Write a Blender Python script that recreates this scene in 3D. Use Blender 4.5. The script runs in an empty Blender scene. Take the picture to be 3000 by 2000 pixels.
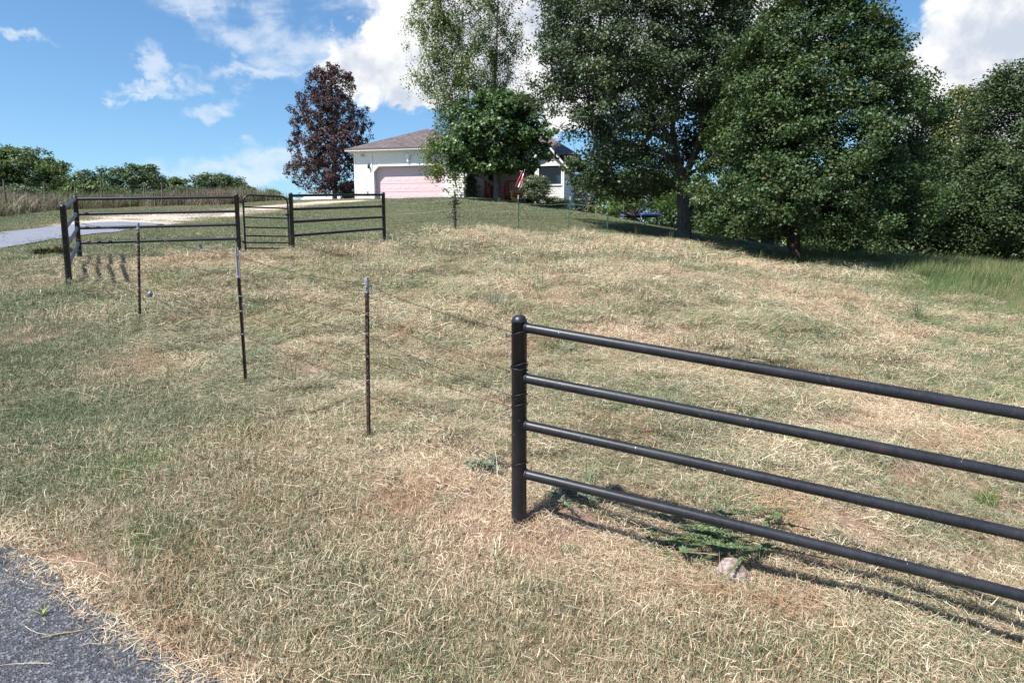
import bpy, math, random
import numpy as np
from mathutils import Vector, Matrix, Euler
R = math.radians
rng = np.random.default_rng(7)
random.seed(7)
SC = bpy.context.scene
COL = SC.collection

# ------------------------------------------------------------------ camera
F = 1568.0; PITCH = R(7.5); CP, SP = math.cos(PITCH), math.sin(PITCH)
cam_d = bpy.data.cameras.new('camera'); cam_d.lens = 24; cam_d.sensor_width = 36
cam_d.clip_start = 0.05; cam_d.clip_end = 5000
cam = bpy.data.objects.new('camera', cam_d); COL.objects.link(cam)
cam.location = (0, 0, 0); cam.rotation_euler = (R(90) - PITCH, 0, 0)
SC.camera = cam

# ------------------------------------------------------------------ light
SUN_EL = R(55); SHADOW_DIR = R(38)
sd = bpy.data.lights.new('sun', 'SUN'); sd.energy = 4.9; sd.angle = R(0.5); sd.color = (1.0, 0.955, 0.89)
sun = bpy.data.objects.new('sun', sd); COL.objects.link(sun)
_L = Vector((math.cos(SHADOW_DIR) * math.cos(SUN_EL), math.sin(SHADOW_DIR) * math.cos(SUN_EL), -math.sin(SUN_EL)))
sun.rotation_euler = _L.to_track_quat('-Z', 'Y').to_euler()
SC.view_settings.view_transform = 'Standard'; SC.view_settings.look = 'None'
SC.view_settings.exposure = 0.92; SC.view_settings.gamma = 1.0; SC.view_settings.use_curve_mapping = False
SC.cycles.max_bounces = 6; SC.cycles.transparent_max_bounces = 8
SC.cycles.diffuse_bounces = 3; SC.cycles.glossy_bounces = 2; SC.cycles.transmission_bounces = 4
SC.cycles.use_denoising = True; SC.cycles.denoiser = 'OPENIMAGEDENOISE'; SC.cycles.denoising_input_passes = 'RGB_ALBEDO_NORMAL'; SC.cycles.denoising_prefilter = 'NONE'

# ------------------------------------------------------------------ sky (world)
def ray(px, py):
    u = (px - 1176) / F; v = -(py - 784) / F
    return np.array([u, CP + SP * v, -SP + CP * v])
def azel(px, py):
    r = ray(px, py)
    return math.atan2(r[0], r[1]), math.atan2(r[2], math.hypot(r[0], r[1]))

W = bpy.data.worlds.new('World'); SC.world = W; W.use_nodes = True
nt = W.node_tree; nt.nodes.clear()
def N(t, **k):
    n = nt.nodes.new(t)
    for a, b in k.items(): setattr(n, a, b)
    return n
def mth(op, a, b=None, c=None, clamp=False):
    n = N('ShaderNodeMath', operation=op); n.use_clamp = clamp
    for i, s in enumerate((a, b, c)):
        if s is None: continue
        if isinstance(s, (int, float)): n.inputs[i].default_value = s
        else: nt.links.new(s, n.inputs[i])
    return n.outputs[0]
def mixc(f, a, b, mode='MIX'):
    n = N('ShaderNodeMix', data_type='RGBA', blend_type=mode)
    for s, i in ((f, 0), (a, 6), (b, 7)):
        if isinstance(s, (int, float)): n.inputs[i].default_value = s
        elif isinstance(s, tuple): n.inputs[i].default_value = (*s, 1)
        else: nt.links.new(s, n.inputs[i])
    return n.outputs[2]
sky = N('ShaderNodeTexSky'); sky.sky_type = 'NISHITA'; sky.sun_disc = False
sky.sun_elevation = SUN_EL
# world +Y is rotation 0 for the sky texture, growing clockwise
sun_az = math.atan2(-math.cos(SHADOW_DIR), -math.sin(SHADOW_DIR))
sky.sun_rotation = sun_az % (2 * math.pi)
sky.air_density = 1.0; sky.dust_density = 0.6; sky.ozone_density = 2.5; sky.altitude = 300
tc = N('ShaderNodeTexCoord'); sx = N('ShaderNodeSeparateXYZ'); nt.links.new(tc.outputs['Generated'], sx.inputs[0])
AZ = mth('ARCTAN2', sx.outputs[0], sx.outputs[1]); EL = mth('ARCSINE', sx.outputs[2]); AZ0, EL0 = AZ, EL
cb = N('ShaderNodeCombineXYZ'); nt.links.new(AZ0, cb.inputs[0]); nt.links.new(EL0, cb.inputs[1])
def noise(scale, detail=6, rough=0.55, vec=None, sxyz=(1, 1, 1), dist=0.0, rot=0.0, loc=(0, 0, 0)):
    m = N('ShaderNodeMapping'); nt.links.new(vec or cb.outputs[0], m.inputs[0])
    m.inputs['Scale'].default_value = sxyz; m.inputs['Rotation'].default_value = (0, 0, rot); m.inputs['Location'].default_value = loc
    n = N('ShaderNodeTexNoise'); n.inputs['Scale'].default_value = scale; n.inputs['Detail'].default_value = detail
    n.inputs['Roughness'].default_value = rough; n.inputs['Distortion'].default_value = dist
    nt.links.new(m.outputs[0], n.inputs['Vector']); return n.outputs['Fac']
def ellipse(px, py, rx, ry, ang=0.0, soft=1.0):
    """1 in the middle falling to 0 at the rim of an ellipse traced in direction space"""
    a0, e0 = azel(px, py); rx /= F; ry /= F; ang = R(ang)
    dx = mth('SUBTRACT', AZ, a0); dy = mth('SUBTRACT', EL, e0)
    c, s = math.cos(ang), math.sin(ang)
    a = mth('ADD', mth('MULTIPLY', dx, c / rx), mth('MULTIPLY', dy, s / rx))
    b = mth('ADD', mth('MULTIPLY', dx, -s / ry), mth('MULTIPLY', dy, c / ry))
    d = mth('SQRT', mth('ADD', mth('MULTIPLY', a, a), mth('MULTIPLY', b, b)))
    return mth('MULTIPLY', mth('SUBTRACT', 1.0, d), soft, clamp=False)
def vmax(l):
    o = l[0]
    for q in l[1:]: o = mth('MAXIMUM', o, q)
    return o
def sramp(x, lo, hi):
    n = N('ShaderNodeMapRange', interpolation_type='SMOOTHSTEP'); nt.links.new(x, n.inputs[0])
    n.inputs[1].default_value = lo; n.inputs[2].default_value = hi; return n.outputs[0]
# heaped clouds
AZ = mth('ADD', AZ0, mth('MULTIPLY', mth('SUBTRACT', noise(13, 6, .6, loc=(5, 2, 0)), 0.5), 0.16)); EL = mth('ADD', EL0, mth('MULTIPLY', mth('SUBTRACT', noise(13, 6, .6, loc=(1, 9, 0)), 0.5), 0.13))
cum = vmax([ellipse(905, 140, 185, 100), ellipse(1080, 70, 260, 180), ellipse(790, 165, 95, 58), ellipse(1010, 195, 240, 44),
            ellipse(1240, 70, 220, 230), ellipse(1350, 260, 120, 60), ellipse(1560, 20, 330, 240), 
            ellipse(2300, 110, 245, 165), ellipse(2140, 185, 110, 85), ellipse(2420, 200, 300, 140), ellipse(1800, -120, 200, 100), ellipse(3300, 60, 600, 200)])
cn = noise(11, 12, 0.62, dist=0.15); cn2 = noise(11, 12, 0.62, dist=0.15, loc=(0.16, -0.22, 0)); fine_ = noise(34, 6, 0.6)
cd = mth('ADD', mth('MULTIPLY', cum, 1.15), mth('ADD', mth('MULTIPLY', mth('SUBTRACT', cn, 0.5), 1.7), mth('MULTIPLY', mth('SUBTRACT', fine_, 0.5), 0.35)))
cm = sramp(cd, 0.06, 0.42)
relief = mth('MULTIPLY', mth('SUBTRACT', cn2, cn), 2.6)
dark = vmax([ellipse(1010, 165, 260, 75), ellipse(1270, 40, 260, 150), ellipse(1560, 100, 320, 140), ellipse(2350, 90, 300, 150, 12), ellipse(2200, 150, 130, 80)])
shd = sramp(mth('ADD', mth('ADD', mth('MULTIPLY', dark, 0.85), relief), mth('MULTIPLY', mth('SUBTRACT', cd, 0.5), 0.15)), -0.05, 0.95)
ccol = mixc(shd, (1.02, 1.02, 1.02), (0.62, 0.68, 0.79))
# wispy high cloud
wsp = vmax([ellipse(540, 70, 270, 62, -27), ellipse(690, 95, 150, 85, -20), ellipse(455, 22, 100, 30, -42), ellipse(355, 140, 72, 30, -32),
            ellipse(385, 195, 85, 20, 15), ellipse(345, 212, 40, 13, 32), ellipse(488, 232, 98, 30, 24), ellipse(10, 58, 60, 16, -18),
            ellipse(560, 388, 260, 40, 9), ellipse(620, 355, 150, 40, 4), ellipse(600, 165, 210, 26, 4), ellipse(1000, 0, 360, 70, 0)])
wn = noise(9, 10, 0.66, sxyz=(0.7, 1.7, 1), rot=R(20), dist=1.2); wn2 = noise(30, 6, 0.6, sxyz=(0.5, 1.4, 1), rot=R(24), dist=0.5)
wd_ = mth('ADD', wsp, mth('ADD', mth('MULTIPLY', mth('SUBTRACT', wn, 0.5), 2.4), mth('MULTIPLY', mth('SUBTRACT', wn2, 0.5), 0.5)))
wm = mth('MULTIPLY', mth('MULTIPLY', sramp(wd_, 0.0, 1.1), sramp(wsp, 0.0, 0.5)), 0.66)
bg = N('ShaderNodeBackground'); out = N('ShaderNodeOutputWorld')
hs = N('ShaderNodeHueSaturation'); hs.inputs['Saturation'].default_value = 1.04; hs.inputs['Value'].default_value = 1.0
nt.links.new(sky.outputs[0], hs.inputs['Color'])
SKYS = 0.075
tint = mixc(1.0, hs.outputs[0], (0.86, 1.09, 1.20), 'MULTIPLY')
k = 1 / SKYS
c1 = mixc(wm, tint, (0.46 * k, 0.50 * k, 0.55 * k))
cs = mixc(1.0, ccol, (0.55 * k, 0.55 * k, 0.55 * k), 'MULTIPLY')
c2 = mixc(cm, c1, cs)
nt.links.new(c2, bg.inputs[0]); bg.inputs[1].default_value = SKYS
nt.links.new(bg.outputs[0], out.inputs[0])

# ------------------------------------------------------------------ helpers
def tag(o, label=None, cat=None, group=None, kind=None):
    if label: o['label'] = label
    if cat: o['category'] = cat
    if group: o['group'] = group
    if kind: o['kind'] = kind
    return o
def link(name, me, mat=None, parent=None):
    o = bpy.data.objects.new(name, me); COL.objects.link(o)
    if mat and me: me.materials.append(mat)
    if parent: o.parent = parent
    return o
def empty(name, loc=(0, 0, 0), rz=0):
    o = bpy.data.objects.new(name, None); COL.objects.link(o); o.location = loc; o.rotation_euler = (0, 0, rz)
    o.empty_display_size = 0.3
    return o
class MB:
    """collects vertices and faces for one mesh"""
    def __init__(s): s.v = []; s.f = []; s.n = 0; s.m = []; s.cm = 0; s.sm = []
    def add(s, V, Fc, smooth=False):
        b = s.n; s.v.extend([tuple(map(float, q)) for q in V]); s.f.extend([tuple(b + i for i in q) for q in Fc]); s.n += len(V)
        s.m.extend([s.cm] * len(Fc)); s.sm.extend([smooth] * len(Fc)); return s
    def box(s, x0, y0, z0, x1, y1, z1):
        V = [(x, y, z) for z in (z0, z1) for (x, y) in ((x0, y0), (x1, y0), (x1, y1), (x0, y1))]
        return s.add(V, [(3, 2, 1, 0), (4, 5, 6, 7), (0, 1, 5, 4), (1, 2, 6, 5), (2, 3, 7, 6), (3, 0, 4, 7)])
    def tube(s, pts, rad, n=10, caps=True, smooth=True):
        P = [Vector(p) for p in pts]; m = len(P)
        if isinstance(rad, (int, float)): rad = [rad] * m
        V = []; up = None
        for i in range(m):
            t = (P[min(i + 1, m - 1)] - P[max(i - 1, 0)]);
            if t.length < 1e-9: t = Vector((0, 0, 1))
            t.normalize()
            if up is None:
                up = Vector((0, 0, 1)) if abs(t.z) < 0.9 else Vector((1, 0, 0))
            a = t.cross(up); a.normalize(); b = a.cross(t); b.normalize(); up = b
            for j in range(n):
                an = 2 * math.pi * j / n
                V.append(P[i] + (a * math.cos(an) + b * math.sin(an)) * rad[i])
        Fc = []
        for i in range(m - 1):
            for j in range(n):
                k_ = (j + 1) % n
                Fc.append((i * n + j, i * n + k_, (i + 1) * n + k_, (i + 1) * n + j))
        s.add(V, Fc, smooth)
        if caps:
            s.add(V[:n], [tuple(range(n))]); s.add(V[-n:], [tuple(range(n - 1, -1, -1))])
        return s
    def lathe(s, prof, c=(0, 0, 0), n=20, smooth=True):
        V = []; m = len(prof)
        for r, z in prof:
            for j in range(n):
                a = 2 * math.pi * j / n; V.append((c[0] + r * math.cos(a), c[1] + r * math.sin(a), c[2] + z))
        Fc = [(i * n + j, i * n + (j + 1) % n, (i + 1) * n + (j + 1) % n, (i + 1) * n + j) for i in range(m - 1) for j in range(n)]
        return s.add(V, Fc, smooth)
    def prism(s, poly, d, axis='y', o=0.0):
        """polygon given in (a,z), extruded along y from o to o+d"""
        n = len(poly)
        V = [(a, o, z) for a, z in poly] + [(a, o + d, z) for a, z in poly]
        return s.add(V, [tuple(range(n)), tuple(range(2 * n - 1, n - 1, -1))] + [(i, (i + 1) % n + 0, (i + 1) % n + n, i + n)[::-1] for i in range(n)])
    def build(s, name, mat=None, parent=None, mats=None):
        me = bpy.data.meshes.new(name); me.from_pydata(s.v, [], s.f); me.update()
        for q in (mats or ([mat] if mat else [])): me.materials.append(q)
        me.polygons.foreach_set('material_index', s.m); me.polygons.foreach_set('use_smooth', s.sm)
        o = bpy.data.objects.new(name, me); COL.objects.link(o)
        if parent: o.parent = parent
        return o
def np_mesh(name, V, Fc, attrs=None, smooth=False):
    V = np.asarray(V, np.float32); Fc = np.asarray(Fc, np.int32); k_ = Fc.shape[1]; nf = len(Fc)
    me = bpy.data.meshes.new(name); me.vertices.add(len(V)); me.vertices.foreach_set('co', V.ravel())
    me.loops.add(nf * k_); me.loops.foreach_set('vertex_index', Fc.ravel())
    me.polygons.add(nf); me.polygons.foreach_set('loop_start', np.arange(0, nf * k_, k_, dtype=np.int32))
    me.polygons.foreach_set('loop_total', np.full(nf, k_, np.int32))
    if smooth: me.polygons.foreach_set('use_smooth', np.ones(nf, bool))
    me.update(calc_edges=True)
    for a, arr in (attrs or {}).items():
        at_ = me.attributes.new(a, 'FLOAT', 'POINT'); at_.data.foreach_set('value', np.asarray(arr, np.float32))
    return me
# numpy value noise
def _h(ix, iy, s):
    n = (ix * 374761393 + iy * 668265263 + s * 1442695041).astype(np.int64) & 0xffffffff
    n = ((n ^ (n >> 13)) * 1274126177) & 0xffffffff
    return ((n ^ (n >> 16)) & 0xffff) / 65535.0
def vnoise(x, y, sc, seed=0):
    x = np.asarray(x, float) / sc + 1000.5; y = np.asarray(y, float) / sc + 1000.5
    ix = np.floor(x).astype(np.int64); iy = np.floor(y).astype(np.int64); fx = x - ix; fy = y - iy
    fx = fx * fx * (3 - 2 * fx); fy = fy * fy * (3 - 2 * fy)
    a = _h(ix, iy, seed); b = _h(ix + 1, iy, seed); c = _h(ix, iy + 1, seed); d = _h(ix + 1, iy + 1, seed)
    return (a * (1 - fx) + b * fx) * (1 - fy) + (c * (1 - fx) + d * fx) * fy
def fbm(x, y, sc, seed=0, o=4):
    t = 0; w = 1; tw = 0
    for i in range(o):
        t = t + w * vnoise(x, y, sc / 2 ** i, seed + i * 17); tw += w; w *= 0.5
    return t / tw
def sstep(x, a, b):
    t = np.clip((x - a) / (b - a), 0, 1); return t * t * (3 - 2 * t)

# ------------------------------------------------------------------ terrain
def at(px, py, Y):
    r = ray(px, py); return r * (Y / r[1])
def fitY(pyb, pyt, h, px=1176):
    a = ray(px, pyb); b = ray(px, pyt); return h / (b[2] / b[1] - a[2] / a[1])
CTRL = [(1192, 1213, 4.11), (846, 1007, 5.26), (566, 883, 6.75), (320, 740, 8.9), (160, 662, 11.2), (184, 598, 14.6), (550, 586, 15.4),
        (673, 577.6, 16.1), (883, 556, 19.0), (2352, 1533, 3.17), (1176, 1568, 2.80), (0, 1568, 2.71), (0, 1240, 3.8), (0, 900, 6.27), (0, 700, 9.8),
        (600, 1568, 2.76), (1764, 1568, 2.82), (2352, 1568, 3.02), (2352, 1200, 4.9), (1764, 1100, 4.95),
        (2352, 1000, 6.7), (2352, 800, 11.1), (1764, 800, 9.6), (1176, 900, 6.77), (1176, 700, 11.05), (1176, 600, 16.1), (1500, 640, 13.6), (1500, 600, 17.5),
        (1045, 530, 23.0), (1190, 532, 25.5), (1306, 525.6, 28.5), (1395, 533.7, 28.7), (1479, 541.7, 30), (1570, 548, 31), (1706, 562, 31),
        (1825, 602, 25), (1700, 620, 19), (1900, 660, 16), (2100, 655, 20), (2352, 690, 18), (2352, 650, 24), (2200, 630, 27),
        (816, 458, 48.0), (1067, 456, 46.4), (950, 457, 47), (1229, 470, 45), (1310, 482, 45), (1142, 463, 41), (1176, 495, 32), (1000, 490, 32), (883, 500, 30),
        (1372, 494, 43), (1429, 504, 42), (1539, 526, 41), (1639, 539, 42), (1764, 566, 42),
        (0, 571, 16.8), (0, 534, 21.5), (107, 522, 23.8), (227, 511, 25.5), (347, 512, 26.5), (141, 547, 20.0), (267, 533, 22.0), (450, 540, 20.5), (600, 520, 24),
        (560, 492, 33), (640, 480, 37), (720, 468, 42), (400, 490, 33), (560, 473, 46), (15, 495, 33.6), (106, 486, 41), (240, 479, 50), (290, 476, 54), (430, 472, 60), (560, 466, 66), (700, 461, 56), (790, 459, 52),
        ]
CP_ = [at(*c) for c in CTRL]
# beyond the crest the land falls away
for (x, y, z) in [(-60, 90, 3.0), (-30, 95, 2.2), (0, 90, 1.5), (-12, 70, 3.4), (12, 70, 0.4), (35, 80, -2.5), (60, 60, -4.0), (40, 40, -2.6), (24, 50, -1.2), (60, 20, -4.5),
                  (30, 20, -2.3), (20, 5, -2.9), (10, 0, -2.4), (0, 0, -2.2), (-10, 0, -1.7), (-25, 5, -1.2), (-30, 15, -0.3), (-60, 20, 0.3), (-55, 45, 1.8), (0, -20, -3.6), (-30, -20, -3), (30, -20, -5)]:
    CP_.append(np.array([x, y, z], float))
CP_ = np.array(CP_)
def _k(r2): return 0.5 * r2 * np.log(r2 + 1e-9)
_S = 20.0
def _tps():
    P = CP_[:, :2] / _S; n = len(P)
    d = ((P[:, None] - P[None]) ** 2).sum(-1); K = _k(d) + np.eye(n) * 2e-4
    A = np.zeros((n + 3, n + 3)); A[:n, :n] = K; A[:n, n] = 1; A[:n, n + 1:] = P; A[n, :n] = 1; A[n + 1:, :n] = P.T
    b = np.zeros(n + 3); b[:n] = CP_[:, 2]
    return np.linalg.solve(A, b)
_Wt = _tps()
def zbase(x, y):
    x = np.asarray(x, float); y = np.asarray(y, float); sh = x.shape; x = x.ravel(); y = y.ravel()
    xc = np.clip(x, -90, 80); yc = np.clip(y, -25, 110)
    z = np.zeros(len(x)); P = CP_[:, :2] / _S; n = len(P)
    for i0 in range(0, len(x), 20000):
        q = np.stack([xc[i0:i0 + 20000], yc[i0:i0 + 20000]], 1) / _S
        d = ((q[:, None] - P[None]) ** 2).sum(-1)
        z[i0:i0 + 20000] = _k(d) @ _Wt[:n] + _Wt[n] + q @ _Wt[n + 1:]
    ex = np.hypot(x - xc, y - yc)
    z = z - np.minimum(ex * 0.02, 4)
    return z.reshape(sh)
def ghit(px, py, ymin=1.5, ymax=110):
    r = ray(px, py); ys = np.exp(np.linspace(math.log(ymin), math.log(ymax), 700))
    X = r[0] / r[1] * ys; Z = r[2] / r[1] * ys; g = zbase(X, ys)
    b = np.where(g >= Z)[0]
    i = b[0] if len(b) else len(ys) - 1
    if 0 < i < len(ys):
        a0 = Z[i - 1] - g[i - 1]; a1 = g[i] - Z[i]; t = a0 / (a0 + a1) if (a0 + a1) > 0 else 0
        y = ys[i - 1] * (1 - t) + ys[i] * t
    else: y = ys[i]
    return np.array([r[0] / r[1] * y, y, float(zbase(np.array([r[0] / r[1] * y]), np.array([y]))[0])])
def inpoly(x, y, poly):
    x = np.asarray(x); y = np.asarray(y); r = np.zeros(x.shape, bool); n = len(poly)
    for i in range(n):
        x0, y0 = poly[i][:2]; x1, y1 = poly[(i + 1) % n][:2]
        if y0 == y1: continue
        c = ((y0 > y) != (y1 > y)) & (x < (x1 - x0) * (y - y0) / (y1 - y0) + x0); r ^= c
    return r
def segd(x, y, poly, closed=True):
    d = np.full(np.shape(x), 1e9); n = len(poly)
    for i in range(n if closed else n - 1):
        x0, y0 = poly[i][:2]; x1, y1 = poly[(i + 1) % n][:2]; L = (x1 - x0) ** 2 + (y1 - y0) ** 2 + 1e-12
        t = np.clip(((x - x0) * (x1 - x0) + (y - y0) * (y1 - y0)) / L, 0, 1)
        d = np.minimum(d, np.hypot(x - x0 - t * (x1 - x0), y - y0 - t * (y1 - y0)))
    return d
def sdist(x, y, poly):
    d = segd(x, y, poly); return np.where(inpoly(x, y, poly), -d, d)
def G(l): return [tuple(ghit(*p)) for p in l]
road_edge = G([(0, 1240), (50, 1268), (105, 1296), (150, 1345), (196, 1387), (260, 1420), (325, 1457), (402, 1506), (450, 1540), (507, 1567)])
_d = Vector(road_edge[0][:2]) - Vector(road_edge[-1][:2]); _d.normalize()
road_edge = [(road_edge[0][0] + _d.x * k_, road_edge[0][1] + _d.y * k_) for k_ in (7, 5, 3.2, 1.5)] + [p[:2] for p in road_edge] + \
            [(road_edge[-1][0] - _d.x * k_, road_edge[-1][1] - _d.y * k_) for k_ in (1.5, 4, 8)]
road_far = [(x - _d.y * -1 * -4.2 * -1, y + _d.x * -4.2 * -1) for x, y in road_edge]
_nx, _ny = _d.y, -_d.x          # the side away from the field
if _nx > 0: _nx, _ny = -_nx, -_ny
road_far = [(x + _nx * 4.2, y + _ny * 4.2) for x, y in road_edge]
drv_near = [p[:2] for p in G([(0, 571), (80, 557), (141, 547), (213, 537), (267, 533), (320, 524), (352, 518), (378, 514.6)])]
drv_farr = [p[:2] for p in G([(0, 534), (107, 522), (180, 515), (227, 511), (280, 509.5), (320, 511), (350, 512.6), (378, 514)])]
_e = np.array(drv_near[0]) - np.array(drv_near[1]); _e /= np.hypot(*_e)
drv_near = [tuple(np.array(drv_near[0]) + _e * 14 + np.array([0, -3.5])), tuple(np.array(drv_near[0]) + _e * 6 + np.array([0, -1.0]))] + drv_near
drv_farr = [tuple(np.array(drv_farr[0]) + _e * 14 + np.array([0, -3.5])), tuple(np.array(drv_farr[0]) + _e * 6 + np.array([0, -1.0]))] + drv_farr
ROAD = road_edge + road_far[::-1]; DRIVE = drv_near + drv_farr[::-1]
GRAVEL = [p[:2] for p in G([(100, 524), (160, 510), (230, 496), (420, 486), (560, 476), (640, 470), (720, 463), (800, 460), (860, 461), (760, 466), (700, 473), (640, 482), (560, 494), (470, 506), (380, 513), (300, 516), (180, 524)])]
# field (hay) boundary: wire fence line, near pipe fence, then the green post line
FIELD = [(3.6, 2.75), (0.04, 4.11), (-2.7, 6.75), (-4.9, 8.9), (-7.3, 11.2)] + [tuple(p[:2]) for p in G([(184, 604), (550, 592), (673, 583), (883, 562), (1045, 536), (1190, 541), (1306, 540), (1395, 548), (1479, 556), (1548, 560), (1640, 575), (1700, 592), (1780, 606)])] + [(13, 26), (30, 24), (60, 10), (30, -5), (6, 1)]
TALL = [tuple(p[:2]) for p in G([(1835, 610), (1900, 618), (2000, 640), (2060, 656), (2200, 696), (2352, 745)])] + [(16, 11), (45, 9), (60, 30), (30, 36), (20, 33), (13, 30)]
def bumps(x, y):
    s = sdist(x, y, FIELD); inf = 1 - sstep(s, -0.3, 0.6)
    d = np.hypot(x, y); nf = 1 - sstep(d, 25, 45)
    b = ((fbm(x, y, 1.3, 5, 4) - 0.5) * 0.20 + (fbm(x * .6 + y * .3, y * 1.3 - x * .2, .42, 6, 2) - 0.5) * 0.14) * inf + ((fbm(x, y, 1.0, 9, 3) - 0.5) * 0.05 + (fbm(x, y, .35, 12, 2) - .5) * .035) * (1 - inf)
    hard = np.minimum(sstep(sdist(x, y, ROAD), 0.0, 0.35), sstep(sdist(x, y, DRIVE), 0.0, 0.6))
    return b * hard * nf - 0.02 * (1 - hard)
def zg(x, y):
    x = np.asarray(x, float); y = np.asarray(y, float)
    return zbase(x, y) + bumps(x, y)
def zs(x, y): return float(zg(np.array([x]), np.array([y]))[0])
def spot(px, py):
    p = ghit(px, py); return Vector((p[0], p[1], zs(p[0], p[1])))

# ------------------------------------------------------------------ materials
class Mat:
    def __init__(s, name):
        s.m = bpy.data.materials.new(name); s.m.use_nodes = True; s.t = s.m.node_tree; s.t.nodes.clear()
        s.out = s.n('ShaderNodeOutputMaterial')
    def n(s, t, **k):
        q = s.t.nodes.new(t)
        for a, b in k.items(): setattr(q, a, b)
        return q
    def put(s, sock, v):
        if v is None: return
        if isinstance(v, bpy.types.NodeSocket): s.t.links.new(v, sock)
        elif isinstance(v, (tuple, list)) and len(v) == 3 and sock.type == 'RGBA': sock.default_value = (*v, 1)
        else: sock.default_value = v
    def math(s, op, a, b=None, clamp=False):
        q = s.n('ShaderNodeMath', operation=op); q.use_clamp = clamp; s.put(q.inputs[0], a); s.put(q.inputs[1], b); return q.outputs[0]
    def mix(s, f, a, b, mode='MIX'):
        q = s.n('ShaderNodeMix', data_type='RGBA', blend_type=mode); s.put(q.inputs[0], f); s.put(q.inputs[6], a); s.put(q.inputs[7], b); return q.outputs[2]
    def pos(s): return s.n('ShaderNodeNewGeometry').outputs['Position']
    def obj(s): return s.n('ShaderNodeTexCoord').outputs['Object']
    def noise(s, vec, scale, detail=4, rough=0.55, sc=None, dist=0.0, col=False):
        if sc:
            m_ = s.n('ShaderNodeMapping'); s.put(m_.inputs[0], vec); m_.inputs['Scale'].default_value = sc; vec = m_.outputs[0]
        q = s.n('ShaderNodeTexNoise'); s.put(q.inputs['Vector'], vec); q.inputs['Scale'].default_value = scale
        q.inputs['Detail'].default_value = detail; q.inputs['Roughness'].default_value = rough; q.inputs['Distortion'].default_value = dist
        return q.outputs['Color' if col else 'Fac']
    def ramp(s, x, lo, hi, a=0.0, b=1.0):
        q = s.n('ShaderNodeMapRange', interpolation_type='SMOOTHSTEP'); s.put(q.inputs[0], x)
        q.inputs[1].default_value = lo; q.inputs[2].default_value = hi; q.inputs[3].default_value = a; q.inputs[4].default_value = b; return q.outputs[0]
    def cramp(s, x, stops):
        q = s.n('ShaderNodeValToRGB'); s.put(q.inputs[0], x); e = q.color_ramp.elements
        while len(e) < len(stops): e.new(0.5)
        for i, (p, c) in enumerate(stops): e[i].position = p; e[i].color = (*c, 1)
        return q.outputs[0]
    def attr(s, name, inst=False):
        q = s.n('ShaderNodeAttribute'); q.attribute_name = name; q.attribute_type = 'INSTANCER' if inst else 'GEOMETRY'; return q.outputs['Fac']
    def bump(s, h, strength=0.3, dist=0.02):
        q = s.n('ShaderNodeBump'); s.put(q.inputs['Height'], h); q.inputs['Strength'].default_value = strength; q.inputs['Distance'].default_value = dist; return q.outputs[0]
    def bsdf(s, color, rough=0.7, spec=0.3, metal=0.0, normal=None, coat=0.0, trans=None, transf=0.0, alpha=None):
        b = s.n('ShaderNodeBsdfPrincipled'); s.put(b.inputs['Base Color'], color); s.put(b.inputs['Roughness'], rough)
        s.put(b.inputs['Specular IOR Level'], spec); s.put(b.inputs['Metallic'], metal); s.put(b.inputs['Coat Weight'], coat)
        if normal is not None: s.put(b.inputs['Normal'], normal)
        if alpha is not None: s.put(b.inputs['Alpha'], alpha)
        o = b.outputs[0]
        if transf:
            t = s.n('ShaderNodeBsdfTranslucent'); s.put(t.inputs[0], trans if trans is not None else color)
            mx = s.n('ShaderNodeMixShader'); mx.inputs[0].default_value = transf; s.t.links.new(o, mx.inputs[1]); s.t.links.new(t.outputs[0], mx.inputs[2]); o = mx.outputs[0]
        s.t.links.new(o, s.out.inputs[0]); return s.m

def simple(name, col, rough=0.6, spec=0.3, metal=0.0, var=0.12, scale=8, bump=0.0, sc=None):
    m = Mat(name); n = m.noise(m.obj(), scale, 5, 0.6, sc=sc)
    c = m.mix(m.ramp(n, 0.3, 0.7), tuple(q * (1 - var) for q in col), tuple(min(1, q * (1 + var)) for q in col))
    return m.bsdf(c, rough, spec, metal, normal=m.bump(n, bump) if bump else None)

STRAW = [(0.0, (0.13, 0.08, 0.05)), (0.18, (0.28, 0.18, 0.11)), (0.42, (0.46, 0.34, 0.215)), (0.7, (0.64, 0.525, 0.37)), (1.0, (0.83, 0.75, 0.58))]
GREEN = [(0.0, (0.03, 0.05, 0.022)), (0.3, (0.085, 0.12, 0.055)), (0.6, (0.18, 0.22, 0.12)), (0.85, (0.31, 0.34, 0.22)), (1.0, (0.48, 0.48, 0.34))]
def grass_mat(name, straw=STRAW, green=GREEN, bias=0.0, transf=0.12):
    m = Mat(name); dry = m.attr('dry', True); rnd = m.attr('rnd'); rn2 = m.attr('rn2'); p = m.pos()
    pn = m.noise(p, 1.1, 3, 0.6)
    d = m.math('ADD', m.math('ADD', dry, bias), m.math('MULTIPLY', m.math('SUBTRACT', pn, 0.5), 0.5))
    f = m.ramp(m.math('SUBTRACT', d, rnd), -0.06, 0.06)
    tone = m.math('ADD', m.math('MULTIPLY', rn2, 0.8), m.math('MULTIPLY', m.noise(p, 0.55, 3, 0.6), 0.25), clamp=True)
    rust = m.ramp(m.noise(p, 0.9, 4, 0.6, sc=(1.1, 1, 0.2)), 0.52, 0.68)
    st = m.mix(m.math('MULTIPLY', rust, 0.55), m.cramp(tone, straw), (0.40, 0.215, 0.125))
    lush = m.ramp(m.noise(p, 0.7, 4, 0.6, sc=(1, 1, .2)), 0.53, 0.68)
    gc = m.cramp(tone, green); gc = m.mix(m.math('MULTIPLY', lush, 0.6), gc, m.mix(1.0, gc, (0.88, 1.10, 0.68), 'MULTIPLY'))
    c = m.mix(f, gc, st)
    return m.bsdf(c, 0.55, 0.25, transf=transf)
M_HAY = grass_mat('hay')
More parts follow.
